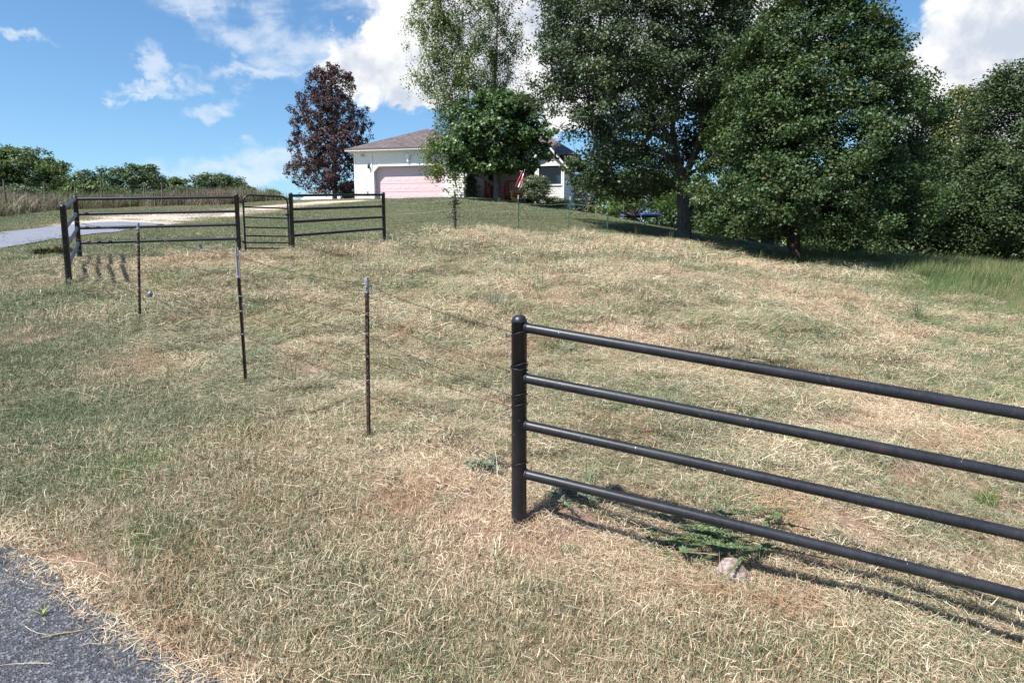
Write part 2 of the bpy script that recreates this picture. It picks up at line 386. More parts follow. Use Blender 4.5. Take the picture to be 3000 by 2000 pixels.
M_VERGE = grass_mat('verge', green=[(0.0, (0.035, 0.055, 0.028)), (0.3, (0.095, 0.125, 0.058)), (0.6, (0.185, 0.215, 0.115)), (0.85, (0.30, 0.325, 0.20)), (1.0, (0.46, 0.47, 0.34))])
M_LAWN = grass_mat('lawn', transf=.2, straw=[(0.0, (0.19, 0.14, 0.075)), (0.5, (0.30, 0.235, 0.13)), (1.0, (0.45, 0.38, 0.24))],
                   green=[(0.0, (0.06, 0.085, 0.04)), (0.5, (0.125, 0.16, 0.085)), (1.0, (0.25, 0.29, 0.175))])
M_FLAT = grass_mat('flattened', straw=[(0.0, (0.26, 0.19, 0.11)), (0.5, (0.42, 0.34, 0.20)), (1.0, (0.62, 0.54, 0.38))], green=[(0.0, (0.04, 0.06, 0.028)), (0.4, (0.105, 0.145, 0.065)), (0.75, (0.20, 0.24, 0.13)), (1.0, (0.35, 0.38, 0.24))])
M_TALL = grass_mat('tall', transf=.25, straw=[(0.0, (0.14, 0.12, 0.05)), (0.5, (0.26, 0.22, 0.11)), (1.0, (0.42, 0.38, 0.24))],
                   green=[(0.0, (0.025, 0.055, 0.018)), (0.4, (0.065, 0.12, 0.036)), (0.75, (0.12, 0.19, 0.065)), (1.0, (0.22, 0.30, 0.13))])

def ground_mat():
    m = Mat('ground'); p = m.pos(); dry = m.attr('dry'); gr = m.attr('gravel'); fld = m.attr('field')
    fine = m.noise(p, 45, 5, 0.7); mid = m.noise(p, 7, 5, 0.65); big = m.noise(p, 0.9, 4, 0.6)
    x = m.math('ADD', m.math('MULTIPLY', fine, 0.55), m.math('MULTIPLY', mid, 0.45))
    straw = m.cramp(m.ramp(x, 0.32, 0.68), [(0, (0.06, 0.04, 0.028)), (0.45, (0.16, 0.105, 0.07)), (1, (0.36, 0.27, 0.18))])  # thatch colour lowered so the gaps between blades read as shade
    green = m.cramp(m.ramp(x, 0.32, 0.68), [(0, (0.03, 0.033, 0.018)), (0.5, (0.08, 0.085, 0.045)), (1, (0.18, 0.18, 0.105))])
    f = m.ramp(m.math('ADD', dry, m.math('MULTIPLY', m.math('SUBTRACT', big, 0.5), 0.7)), 0.25, 0.75)
    c = m.mix(f, green, straw)
    soil = m.mix(x, (0.15, 0.085, 0.06), (0.40, 0.27, 0.21))
    c = m.mix(m.math('MULTIPLY', m.ramp(m.math('ADD', m.attr('bare'), m.math('MULTIPLY', m.math('SUBTRACT', mid, .5), .5)), 0.25, 0.6), 0.9), c, soil)
    g = m.cramp(m.ramp(m.noise(p, 14, 6, 0.75, sc=(1, .55, 1)), 0.3, 0.7), [(0, (0.22, 0.17, 0.125)), (0.4, (0.36, 0.31, 0.25)), (1, (0.58, 0.54, 0.49))])
    gm = m.ramp(m.math('ADD', gr, m.math('MULTIPLY', m.math('SUBTRACT', m.noise(p, 1.4, 5, 0.65, sc=(1, .5, 1)), 0.5), 1.3)), 0.35, 0.65)
    c = m.mix(gm, c, g)
    return m.bsdf(c, 0.9, 0.1, normal=m.bump(x, 0.8, 0.03))
def asphalt(name, lo, hi, dust):
    m = Mat(name); p = m.pos()
    v = m.n('ShaderNodeTexVoronoi'); m.put(v.inputs['Vector'], p); v.inputs['Scale'].default_value = 95
    v2 = m.n('ShaderNodeTexVoronoi'); m.put(v2.inputs['Vector'], p); v2.inputs['Scale'].default_value = 150
    st = m.math('MULTIPLY', v.outputs['Color'], 1.0)
    sp = m.ramp(v.outputs['Color'], 0.55, 0.95)
    agg = m.mix(m.ramp(v2.outputs['Color'], 0.2, 0.9), lo, hi)
    c = m.mix(m.math('MULTIPLY', sp, 0.6), agg, (0.33, 0.335, 0.36))
    c = m.mix(m.math('MULTIPLY', m.ramp(m.noise(p, 9, 5, 0.7), 0.52, 0.75), dust), c, (0.34, 0.29, 0.23))
    c = m.mix(m.math('MULTIPLY', m.ramp(m.noise(p, 1.2, 3, 0.6), 0.4, 0.7), 0.3), c, tuple(q * 1.3 for q in lo))
    crk = m.n('ShaderNodeTexVoronoi', feature='DISTANCE_TO_EDGE'); m.put(crk.inputs['Vector'], m.mix(0.12, p, m.noise(p, 3, 4, .6, col=True))); crk.inputs['Scale'].default_value = 1.1
    c = m.mix(m.math('MULTIPLY', m.ramp(crk.outputs['Distance'], 0.012, 0.004), 0.55), c, (.01, .01, .012))
    h = m.math('ADD', v.outputs['Distance'], m.math('MULTIPLY', m.noise(p, 60, 4, 0.6), 0.6))
    return m.bsdf(c, 0.62, 0.45, normal=m.bump(h, 0.9, 0.006))
M_ROAD = asphalt('asphalt', (0.016, 0.018, 0.024), (0.058, 0.063, 0.078), 0.25)
M_DRIVE = asphalt('old_asphalt', (0.13, 0.14, 0.18), (0.22, 0.23, 0.27), 0.75)

def paint_mat():
    m = Mat('black_pipe_paint'); o = m.pos()
    n = m.noise(o, 30, 5, 0.6); big = m.noise(o, 3, 4, 0.6, sc=(1, 1, 1))
    c = m.mix(m.ramp(n, 0.3, 0.7), (0.010, 0.011, 0.015), (0.019, 0.021, 0.027))
    c = m.mix(m.math('MULTIPLY', m.ramp(big, 0.45, 0.7), 0.6), c, (0.030, 0.030, 0.036))
    c = m.mix(m.math('MULTIPLY', m.ramp(m.noise(o, 2.2, 5, .65), 0.58, 0.72), 0.5), c, (0.042, 0.030, 0.030))
    c = m.mix(m.math('MULTIPLY', m.ramp(m.noise(o, 14, 6, .7, sc=(1, 1, .5)), 0.64, 0.72), 0.35), c, (0.12, 0.115, 0.11))
    spk = m.ramp(m.noise(o, 38, 2, 0.5), 0.755, 0.775)
    c = m.mix(m.math('MULTIPLY', spk, 0.8), c, (0.5, 0.5, 0.5))
    streak = m.ramp(m.noise(o, 60, 4, 0.6, sc=(1, 1, 0.05)), 0.5, 0.8)
    return m.bsdf(c, m.math('ADD', 0.38, m.math('MULTIPLY', streak, 0.2)), 0.42, normal=m.bump(n, 0.12, 0.004))
M_PIPE = paint_mat()
M_WIRE = simple('barbed_wire', (0.06, 0.052, 0.05), 0.7, 0.3, 0.3)
M_RUSTW = simple('rusty_wire', (0.11, 0.05, 0.035), 0.8, 0.2, 0.2)
M_GALV = simple('galvanised', (0.42, 0.43, 0.46), 0.5, 0.5, 0.7)
M_DRYW = simple('wire_black', (0.02, 0.02, 0.025), 0.5, 0.5, 0.2)
def tpost_mat(name, c1, c2, tipc, h, tip):
    m = Mat(name); o = m.obj(); s = m.n('ShaderNodeSeparateXYZ'); m.put(s.inputs[0], o)
    n = m.noise(o, 26, 5, 0.65, sc=(1, 1, 0.4))
    c = m.mix(m.ramp(n, 0.38, 0.62), c1, c2)
    c = m.mix(m.ramp(s.outputs[2], h - tip - .01, h - tip), c, tipc)
    return m.bsdf(c, 0.75, 0.25)
M_TP = tpost_mat('rusty_t_post', (0.035, 0.019, 0.014), (0.085, 0.050, 0.036), (0.27, 0.25, 0.26), 1.3, 0.115)
M_TPB = tpost_mat('rusty_t_post_long_tip', (0.035, 0.019, 0.014), (0.08, 0.048, 0.035), (0.36, 0.33, 0.36), 1.38, 0.30)
M_TG = tpost_mat('green_t_post', (0.03, 0.12, 0.085), (0.05, 0.18, 0.125), (0.62, 0.62, 0.55), 1.35, 0.14)

# ------------------------------------------------------------------ ground
def lines(lo, hi, a, b, d0, g):
    out = list(np.arange(a, b, d0)); s = d0; x = out[-1]
    while x < hi: s *= g; x += s; out.append(min(x, hi))
    s = d0; x = a; pre = []
    while x > lo: s *= g; x -= s; pre.append(max(x, lo))
    return np.array(pre[::-1] + out)
gx = lines(-900, 900, -9, 10, 0.11, 1.035); gy = lines(-120, 1500, 1.5, 16, 0.11, 1.022)
XX, YY = np.meshgrid(gx, gy); ZZ = zg(XX, YY); nx_, ny_ = len(gx), len(gy)
idx = np.arange(nx_ * ny_).reshape(ny_, nx_)
FC = np.stack([idx[:-1, :-1].ravel(), idx[:-1, 1:].ravel(), idx[1:, 1:].ravel(), idx[1:, :-1].ravel()], 1)
def field_in(x, y): return 1 - sstep(sdist(x, y, FIELD) + (fbm(x, y, 1.5, 3) - 0.5) * 1.4, -0.5, 0.7)
LUSH = [(*ghit(px, py)[:2], rx, ry) for px, py, rx, ry in ((60, 960, .9, .8), (310, 1060, .7, .35), (120, 690, 1.5, .8), (90, 1120, .5, .35), (800, 1300, .4, .2), (350, 1400, .35, .15), (1250, 1380, .3, .15), (1500, 700, 1.4, .5), (1150, 705, 1.0, .5), (2150, 880, 1.6, .7), (850, 590, 2.0, .8), (700, 600, 1.5, .6), (1850, 800, 1.4, .4))]
def dryness(x, y):
    """share of dead blades, 0 green .. 1 straw"""
    f = field_in(x, y); d = np.hypot(x, y)
    a = fbm(x, y, 2.6, 21, 4); b = fbm(x, y, 0.9, 33, 3); c = fbm(x, y, 6, 41, 2)
    hay = 0.72 + (a - 0.5) * 1.1 + (b - 0.5) * 0.9
    # the hay is thickest along the fence line; greener to the far right and on windrows
    hay = hay - 0.30 * sstep(x, 6, 14) - 0.16 * sstep(fbm(x * 0.5, y * 1.6, 1.8, 77, 3), 0.56, 0.7)
    ver = 0.43 + (a - 0.5) * 1.1 + (b - 0.5) * 0.6 - 0.10 * sstep(-x, 1, 5) + 0.32 * np.exp(-(segd(x, y, FIELD[1:5], False) / 0.9) ** 2)
    ver = ver + 0.45 * (1 - sstep(sdist(x, y, ROAD), 0.05, 0.30))
    far = 0.17 + (a - 0.5) * 0.5 + (c - 0.5) * 0.35
    out = np.where(d > 17, far, ver) * (1 - f) + hay * f
    for (cx, cy, rx, ry) in LUSH: out = out - 0.22 * sstep(1.1 - np.hypot((x - cx) / rx, (y - cy) / ry) + (b - .5) * 1.2, 0, .8)
    g = sdist(x, y, GRAVEL); out = out + 0.35 * (1 - sstep(g, 0, 2.5))
    t = sstep(y, 34, 42) * sstep(-x, 8, 12); out = out + t * 0.2
    return np.clip(out, 0, 1)
dry = dryness(XX.ravel(), YY.ravel())
grav = np.clip(0.6 - sdist(XX.ravel(), YY.ravel(), GRAVEL) / 2.2, 0, 1)
def bareness(x, y):
    b = sstep(fbm(x, y, 0.9, 61, 3), 0.58, 0.68) * 0.8 * (0.35 + 0.65 * sstep(-y, -13, -9))
    for (cx, cy, rx, ry) in BARE: b = np.maximum(b, 0.95 * sstep(1.15 - np.hypot((x - cx) / rx, (y - cy) / ry) + (fbm(x, y, .35, 62, 3) - .5) * 1.2, 0.0, 0.7))
    return b
BARE = [(*ghit(px, py)[:2], rx, ry) for px, py, rx, ry in ((640, 745, .9, .45), (740, 850, .9, .3), (1060, 900, .7, .25), (1480, 1120, .35, .16), (1700, 1165, .6, .2), (2240, 1270, .35, .2), (1040, 548, 1.2, .6), (450, 735, .5, .3), (1330, 690, .8, .4), (1950, 1190, .4, .15))]
gme = np_mesh('ground', np.stack([XX.ravel(), YY.ravel(), ZZ.ravel()], 1), FC, {'dry': dry, 'bare': bareness(XX.ravel(), YY.ravel()), 'gravel': grav, 'field': field_in(XX.ravel(), YY.ravel())}, True)
ground = link('ground', gme, ground_mat()); tag(ground, kind='structure')
def strip(name, A, B, mat, n=160, m=26, dz=0.004):
    def res(P):
        P = np.array(P); s = np.r_[0, np.cumsum(np.hypot(*(P[1:] - P[:-1]).T))]; t = np.linspace(0, s[-1], n)
        return np.stack([np.interp(t, s, P[:, 0]), np.interp(t, s, P[:, 1])], 1)
    a, b = res(A), res(B); a = a + (rng.random(a.shape) - 0.5) * 0.02
    T = np.linspace(0, 1, m)[None, :, None]; Q = a[:, None] * (1 - T) + b[:, None] * T
    z = zbase(Q[..., 0], Q[..., 1]) + dz; V = np.concatenate([Q, z[..., None]], -1).reshape(-1, 3)
    i = np.arange(n * m).reshape(n, m); Fq = np.stack([i[:-1, :-1].ravel(), i[1:, :-1].ravel(), i[1:, 1:].ravel(), i[:-1, 1:].ravel()], 1)
    o = link(name, np_mesh(name, V, Fq, smooth=True), mat); return tag(o, kind='structure')
strip('road', road_edge, road_far, M_ROAD)
strip('driveway', drv_near, drv_farr, M_DRIVE, dz=0.012)

# ------------------------------------------------------------------ grass
def blades(n, size, L, Wd, lie, curl=0.5, seg=3, dirspread=math.pi, hpile=0.0, bend=None):
    """n curved blades over a square patch; lie 0 = upright .. 1 = flat"""
    r = rng.random; x = (r(n) - 0.5) * size; y = (r(n) - 0.5) * size
    length = L[0] + (L[1] - L[0]) * r(n) ** 1.6; w = (Wd[0] + (Wd[1] - Wd[0]) * r(n)) / 2
    az = (r(n) - 0.5) * 2 * dirspread; el = np.clip((1 - lie) * math.pi / 2 * (0.75 + 0.4 * r(n)) + (r(n) - 0.5) * 0.35, 0.0, 1.5)
    h = np.stack([np.cos(az), np.sin(az)], 1); side = np.stack([-np.sin(az), np.cos(az), np.zeros(n)], 1)
    roll = (r(n) - 0.5) * 1.6; side = side * np.cos(roll)[:, None] + np.array([0, 0, 1.0]) * np.sin(roll)[:, None]
    P = np.stack([x, y, hpile * r(n)], 1); V = []; cu = (r(n) - 0.3) * curl; cz = (r(n) - 0.5) * curl * 1.5
    e = el.copy(); a = az.copy(); V.append(P - side * w[:, None]); V.append(P + side * w[:, None])
    for k_ in range(seg):
        st = np.stack([np.cos(a) * np.cos(e), np.sin(a) * np.cos(e), np.sin(e)], 1) * (length / seg)[:, None]
        P = P + st; e = e - cu * (2.2 / seg); a = a + cz * (2.2 / seg)
        P[:, 2] = np.maximum(P[:, 2], 0.002)
        if k_ < seg - 1:
            ww = w * (1 - 0.55 * (k_ + 1) / seg); V.append(P - side * ww[:, None]); V.append(P + side * ww[:, None])
        else: V.append(P)
    V = np.stack(V, 1); m = V.shape[1]; base = (np.arange(n) * m)[:, None]; Fl = []
    for k_ in range(seg - 1):
        q = 2 * k_; Fl += [base + np.array([q, q + 1, q + 2]), base + np.array([q + 1, q + 3, q + 2])]
    q = 2 * (seg - 1); Fl.append(base + np.array([q, q + 1, q + 2]))
    return V.reshape(-1, 3), np.concatenate(Fl), np.repeat(r(n), m), np.repeat(r(n), m)
def patch(name, mat, layers):
    Vs, Fs, A, B, b = [], [], [], [], 0
    for l in layers:
        V, Fl, a1, a2 = blades(**l); Vs.append(V); Fs.append(Fl + b); A.append(a1); B.append(a2); b += len(V)
    me = np_mesh(name, np.concatenate(Vs), np.concatenate(Fs), {'rnd': np.concatenate(A), 'rn2': np.concatenate(B)})
    me.materials.append(mat); return bpy.data.objects.new(name, me)
def scatter(name, label, protos, x, y, dr, scale, rotz=None, zoff=0.0, cat='grass'):
    n = len(x); z = zg(x, y) + zoff; e = 0.12
    gx_ = (zg(x + e, y) - zg(x - e, y)) / (2 * e); gy_ = (zg(x, y + e) - zg(x, y - e)) / (2 * e)
    rz = rng.random(n) * 2 * math.pi if rotz is None else rotz
    rot = np.zeros((n, 3))
    nn = np.stack([-gx_, -gy_, np.ones(n)], 1); nn /= np.linalg.norm(nn, axis=1)[:, None]
    tx = np.stack([np.cos(rz), np.sin(rz), np.zeros(n)], 1); tx -= nn * (tx * nn).sum(1)[:, None]; tx /= np.linalg.norm(tx, axis=1)[:, None]
    ty = np.cross(nn, tx)
    rot[:, 1] = np.arcsin(np.clip(-tx[:, 2], -1, 1)); rot[:, 0] = np.arctan2(ty[:, 2], nn[:, 2]); rot[:, 2] = np.arctan2(tx[:, 1], tx[:, 0])
    me = bpy.data.meshes.new(name); me.vertices.add(n); me.vertices.foreach_set('co', np.stack([x, y, z], 1).astype(np.float32).ravel()); me.update()
    def av(nm, t, d, key='value'): a_ = me.attributes.new(nm, t, 'POINT'); a_.data.foreach_set(key, d.ravel())
    av('rot', 'FLOAT_VECTOR', rot.astype(np.float32), 'vector'); av('scl', 'FLOAT', np.asarray(scale * np.ones(n), np.float32))
    av('idx', 'INT', rng.integers(0, len(protos), n).astype(np.int32)); av('dry', 'FLOAT', dr.astype(np.float32))
    o = link(name, me); tag(o, label, cat, kind='stuff')
    c = bpy.data.collections.new(name + '_patches')
    for q in protos: c.objects.link(q)
    g = bpy.data.node_groups.new(name, 'GeometryNodeTree')
    g.interface.new_socket('Geometry', in_out='INPUT', socket_type='NodeSocketGeometry'); g.interface.new_socket('Geometry', in_out='OUTPUT', socket_type='NodeSocketGeometry')
    gi = g.nodes.new('NodeGroupInput'); go = g.nodes.new('NodeGroupOutput'); ip = g.nodes.new('GeometryNodeInstanceOnPoints'); ci = g.nodes.new('GeometryNodeCollectionInfo')
    ci.inputs['Collection'].default_value = c; ci.inputs['Separate Children'].default_value = True; ci.inputs['Reset Children'].default_value = True
    ip.inputs['Pick Instance'].default_value = True
    def na(t, nm):
        q = g.nodes.new('GeometryNodeInputNamedAttribute'); q.data_type = t; q.inputs['Name'].default_value = nm; return [s for s in q.outputs if s.enabled and s.name == 'Attribute'][0]
    L_ = g.links.new; L_(gi.outputs[0], ip.inputs['Points']); L_(ci.outputs[0], ip.inputs['Instance']); L_(na('INT', 'idx'), ip.inputs['Instance Index'])
    L_(na('FLOAT_VECTOR', 'rot'), ip.inputs['Rotation']); L_(na('FLOAT', 'scl'), ip.inputs['Scale']); L_(ip.outputs[0], go.inputs[0])
    md = o.modifiers.new('scatter', 'NODES'); md.node_group = g
    return o
def grid_pts(x0, x1, y0, y1, step, margin=0.6):
    xs = np.arange(x0, x1, step); ys = np.arange(y0, y1, step); X, Y = np.meshgrid(xs, ys)
    X = X.ravel() + (rng.random(X.size) - 0.5) * step; Y = Y.ravel() + (rng.random(Y.size) - 0.5) * step
    k_ = np.abs(X) < 0.80 * Y + margin + 0.6
    return X[k_], Y[k_]
def band(y0, y1, step): return grid_pts(-0.82 * y1 - 1, 0.82 * y1 + 1, y0, y1, step)
NPZ = 4
mown = lambda s, n, f: dict(n=n, size=s, L=(0.02 * f, 0.06 * f), Wd=(0.0022 * f, 0.004 * f), lie=0.28, curl=0.9, seg=2)
lying = lambda s, n, f, sp=1.2: dict(n=int(n * 1.35), size=s, L=(0.035 * f, 0.125 * f), Wd=(0.0015 * f, 0.0028 * f), lie=0.90, curl=1.0, seg=3, dirspread=sp, hpile=0.04 * f)
P_V0 = [patch('verge_patch', M_VERGE, [mown(0.42, 620, 1.0), lying(0.42, 170, 0.7, 3.1)]) for _ in range(NPZ)]
P_V1 = [patch('verge_patch', M_VERGE, [mown(0.75, 700, 1.5), lying(0.75, 180, 1.1, 3.1)]) for _ in range(3)]
P_H0 = [patch('hay_patch', M_HAY, [lying(0.46, 420, 0.85, 1.3), lying(0.46, 420, 0.8, 3.1), mown(0.46, 220, 1.3)]) for _ in range(NPZ)]
P_H1 = [patch('hay_patch', M_HAY, [lying(0.85, 480, 1.3, 1.4), lying(0.85, 380, 1.25, 3.1), mown(0.85, 320, 2.0)]) for _ in range(3)]
P_H2 = [patch('hay_patch', M_HAY, [lying(1.6, 700, 2.4, 1.2), mown(1.6, 420, 3.0)]) for _ in range(3)]
lawnb = lambda s, n, f: dict(n=n, size=s, L=(0.02 * f, 0.042 * f), Wd=(0.003 * f, 0.0055 * f), lie=0.42, curl=0.9, seg=2)
P_L1 = [patch('lawn_patch', M_LAWN, [lawnb(1.3, 1500, 1.5)]) for _ in range(3)]
P_L2 = [patch('lawn_patch', M_LAWN, [lawnb(2.4, 1900, 2.0)]) for _ in range(3)]
flow = lambda x, y: (fbm(x, y, 2.2, 51, 3) - 0.5) * 9.0
def clean(x, y):
    return (sdist(x, y, ROAD) > 0.03 + 0.12 * vnoise(x, y, .3, 8)) & (sdist(x, y, DRIVE) > 0.12)
def gsel(x, y): return (sdist(x, y, GRAVEL) > 0.1) | (rng.random(len(x)) < 0.10)
hx, hy, hd, hs_, hr = [], [], [], [], []
def lay(y0, y1, step, PF, PV, nameF, nameV, labF, labV):
    x, y = band(y0, y1, step); k_ = clean(x, y) & gsel(x, y); x, y = x[k_], y[k_]; f = field_in(x, y); d = dryness(x, y)
    bare = bareness(x, y) * .88
    keep = rng.random(len(x)) > bare; isf = rng.random(len(x)) < f
    a = isf & keep; b = ~isf & (rng.random(len(x)) > 0.5 * bare)
    if a.any(): scatter(nameF, labF, PF, x[a], y[a], d[a], 0.65 + 0.95 * rng.random(a.sum()) ** 1.5, rotz=flow(x[a], y[a]) + (rng.random(a.sum()) - 0.5) * 0.9)
    if b.any(): scatter(nameV, labV, PV, x[b], y[b], d[b], 0.6 + 0.95 * rng.random(b.sum()) ** 1.5)
lay(2.3, 9.0, 0.17, P_H0, P_V0, 'mown_hay', 'verge_grass', 'straw coloured mown hay lying in swirls beyond the near black pipe fence', 'short mown grey green grass between the asphalt and the wire fence')
lay(9.0, 17.0, 0.33, P_H1, P_V1, 'mown_hay', 'verge_grass', 'straw coloured mown hay strewn over the middle of the slope', 'short grass around the left black pipe fence and walk gate')
lay(17.0, 30.0, 0.75, P_H2, P_L1, 'mown_hay', 'lawn_grass', 'straw coloured mown hay on the upper slope below the green post fence', 'mown green lawn rising from the gate towards the house')
lay(30.0, 62.0, 1.5, P_H2, P_L2, 'mown_hay', 'lawn_grass', 'pale hay at the far right end of the mown slope', 'mown green lawn on the crest in front of the house')
# tall grass on the right
P_T = [patch('tall_patch', M_TALL, [dict(n=380, size=0.9, L=(0.35, 0.95), Wd=(0.006, 0.012), lie=0.22, curl=0.9, seg=4, dirspread=1.3), dict(n=150, size=0.9, L=(0.2, 0.5), Wd=(0.006, 0.012), lie=0.6, curl=0.6, seg=3)]) for _ in range(4)]
x, y = grid_pts(5, 45, 10, 36, 0.42); s_ = sdist(x, y, TALL) + (fbm(x, y, 1.5, 71) - 0.5) * 6 - .4; k_ = (s_ < 0.1); x, y, s_ = x[k_], y[k_], s_[k_]
scatter('tall_grass', 'tall uncut green grass in a band below the woods at the right', P_T, x, y, np.clip(0.18 + (fbm(x, y, 2.0, 5) - 0.4) * 0.9, 0, 1), 0.30 + 0.62 * sstep(-s_, 0, 4.0) * (0.6 + 0.6 * rng.random(len(x))), rotz=-0.3 + (rng.random(len(x)) - .5) * 1.2)
# flattened green grass lower right and scattered green windrows
P_G = [patch('flattened_patch', M_FLAT, [dict(n=260, size=0.6, L=(0.10, 0.34), Wd=(0.003, 0.006), lie=0.76, curl=0.9, seg=4, dirspread=1.1, hpile=0.10)]) for _ in range(4)]
x, y = grid_pts(-8, 22, 5, 22, 0.26); w_ = fbm(x * 0.55, y * 1.5, 1.7, 77, 3); gate_ = field_in(x, y) > 0.8
pr = sstep(w_, 0.57, 0.70) * 0.42 * sstep(y, 7.5, 10) + 0.6 * sstep(x - 0.38 * y, 1.0, 3.6) * sstep(fbm(x, y, 1.4, 88, 3), 0.36, 0.58); k_ = gate_ & (rng.random(len(x)) < pr); x, y = x[k_], y[k_]
scatter('flattened_grass', 'flattened green grass drying in swathes on the mown slope', P_G, x, y, np.clip(0.30 - .12 * sstep(x - .38 * y, 1.5, 4) + (fbm(x, y, 0.8, 15) - 0.5) * 1.4, 0, 1), 0.6 + 0.5 * rng.random(len(x)), rotz=0.25 + flow(x, y) * 0.25)
# sparse stalks left standing
P_S = [patch('stalk_patch', M_TALL, [dict(n=9, size=0.22, L=(0.15, 0.55), Wd=(0.006, 0.011), lie=0.15, curl=0.5, seg=4), dict(n=26, size=0.24, L=(0.10, 0.26), Wd=(0.006, 0.011), lie=0.4, curl=0.8, seg=3)]) for _ in range(5)]
x, y = grid_pts(-12, 20, 6, 30, 0.5); k_ = (field_in(x, y) > 0.9) & (rng.random(len(x)) < 0.03 + 0.32 * sstep(y, 7, 15)); x, y = x[k_], y[k_]
scatter('weed_stalks', 'thin green stalks left standing here and there on the mown slope', P_S, x, y, 0.15 + 0.5 * rng.random(len(x)), 0.5 + 0.8 * rng.random(len(x)), cat='weeds')
# hay gathered in small heaps and ridges
P_HP = [patch('heap_patch', M_HAY, [dict(n=340, size=0.34, L=(0.04, 0.14), Wd=(0.002, 0.0038), lie=0.74, curl=1.2, seg=3, dirspread=2.2, hpile=0.085)]) for _ in range(5)]
x, y = grid_pts(-14, 20, 3.2, 28, 0.36); k_ = (field_in(x, y) > 0.7) & (rng.random(len(x)) < 0.07 + 0.5 * sstep(fbm(x * .7, y * 1.3, 1.1, 131, 3), .50, .64)); x, y = x[k_], y[k_]
scatter('hay_heaps', 'low heaps and ridges of raked hay on the mown slope', P_HP, x, y, np.clip(rng.random(len(x)) * 1.2 - .1, 0, 1), (0.5 + 0.8 * rng.random(len(x))) * (1 + .03 * y), rotz=flow(x, y) + (rng.random(len(x)) - .5) * 1.5, cat='hay')
# long loose straws lying on the near verge
P_LS = [patch('straw_patch', M_HAY, [dict(n=12, size=1.2, L=(0.10, 0.34), Wd=(0.002, 0.0042), lie=0.97, curl=0.35, seg=4, hpile=0.05)]) for _ in range(4)]
x, y = grid_pts(-8, 6, 2.4, 10, 0.42); k_ = clean(x, y) & (rng.random(len(x)) < .25 + .6 * sstep(fbm(x, y, 1.5, 19), .45, .6)); x, y = x[k_], y[k_]
scatter('loose_straw', 'long loose straws lying over the near grass', P_LS, x, y, np.full(len(x), 0.96), 0.7 + 0.5 * rng.random(len(x)), zoff=0.02, cat='straw')
# tufts
P_TU = [patch('tuft_patch', M_VERGE, [dict(n=90, size=0.13, L=(0.05, 0.14), Wd=(0.003, 0.0055), lie=0.35, curl=1.1, seg=3)]) for _ in range(4)]
x, y = grid_pts(-16, 17, 2.4, 22, 0.30); k_ = clean(x, y) & (rng.random(len(x)) < 0.10 + 0.55 * sstep(fbm(x, y, 1.2, 91), 0.50, 0.64)) & (sdist(x, y, GRAVEL) > .3); x, y = x[k_], y[k_]
scatter('grass_tufts', 'small greener tufts dotted through the near verge', P_TU, x, y, np.clip(rng.random(len(x)) * 0.75, 0, 1), 0.6 + 0.7 * rng.random(len(x)))
# straw fringe lapping over the road edge
x = []; y = []
for i in range(len(road_edge) - 1):
    a_, b_ = np.array(road_edge[i]), np.array(road_edge[i + 1]); n_ = max(2, int(np.hypot(*(b_ - a_)) / 0.05)); t_ = rng.random(n_)[:, None]
    q_ = a_ * (1 - t_) + b_ * t_ + (rng.random((n_, 2)) - .5) * 0.12; x += list(q_[:, 0]); y += list(q_[:, 1])
x = np.array(x); y = np.array(y); k_ = (y > 1.5) & (y < 8) & (np.abs(x) < 0.8 * y + 1); x, y = x[k_], y[k_]
P_ED = [patch('edge_patch', M_HAY, [dict(n=60, size=0.16, L=(0.03, 0.10), Wd=(0.002, 0.004), lie=0.85, curl=0.8, seg=2, hpile=0.012)]) for _ in range(4)]
scatter('straw_fringe', 'pale dead grass fringing the edge of the asphalt', P_ED, x, y, np.full(len(x), 0.9), 0.8 + 0.4 * rng.random(len(x)), zoff=0.018, cat='straw')

# crumbs and pebbles on the asphalt near its edge
def pebbles(n, size):
    V = []; Fl = []
    for i in range(n):
        c = np.array([(rng.random() - .5) * size, (rng.random() - .5) * size, .001]); r_ = .0025 + .006 * rng.random() ** 3
        q = np.array([[1, 0, 0], [-.6, .8, 0], [-.6, -.8, 0], [.1, .1, .9], [.5, .6, .5], [-.3, .0, .7]]) * r_ * (.7 + .6 * rng.random((6, 1))) + c; b = len(V); V += list(q); Fl += [(b, b + 4, b + 3), (b + 4, b + 1, b + 5), (b + 3, b + 5, b + 2), (b, b + 3, b + 2), (b + 4, b + 5, b + 3), (b + 1, b + 2, b + 5), (b, b + 1, b + 4)]
    me = np_mesh('crumb_patch', np.array(V), np.array(Fl)); me.materials.append(simple('crumb', (.22, .20, .18), .85, .2, var=.5, scale=60)); return bpy.data.objects.new('crumb_patch', me)
P_PB = [pebbles(60, .3) for _ in range(4)]
x = []; y = []
for i in range(4, len(road_edge) - 3):
    a_, b_ = np.array(road_edge[i]), np.array(road_edge[i + 1])
    for _ in range(int(np.hypot(*(b_ - a_)) * 14)):
        q_ = a_ + (b_ - a_) * rng.random() + np.array([_nx, _ny]) * .5 * rng.random() ** 1.8; x.append(q_[0]); y.append(q_[1])
x = np.array(x); y = np.array(y); scatter('road_crumbs', 'loose crumbs and pebbles along the broken edge of the asphalt', P_PB, x, y, np.full(len(x), .5), .6 + .6 * rng.random(len(x)), zoff=.024, cat='gravel')

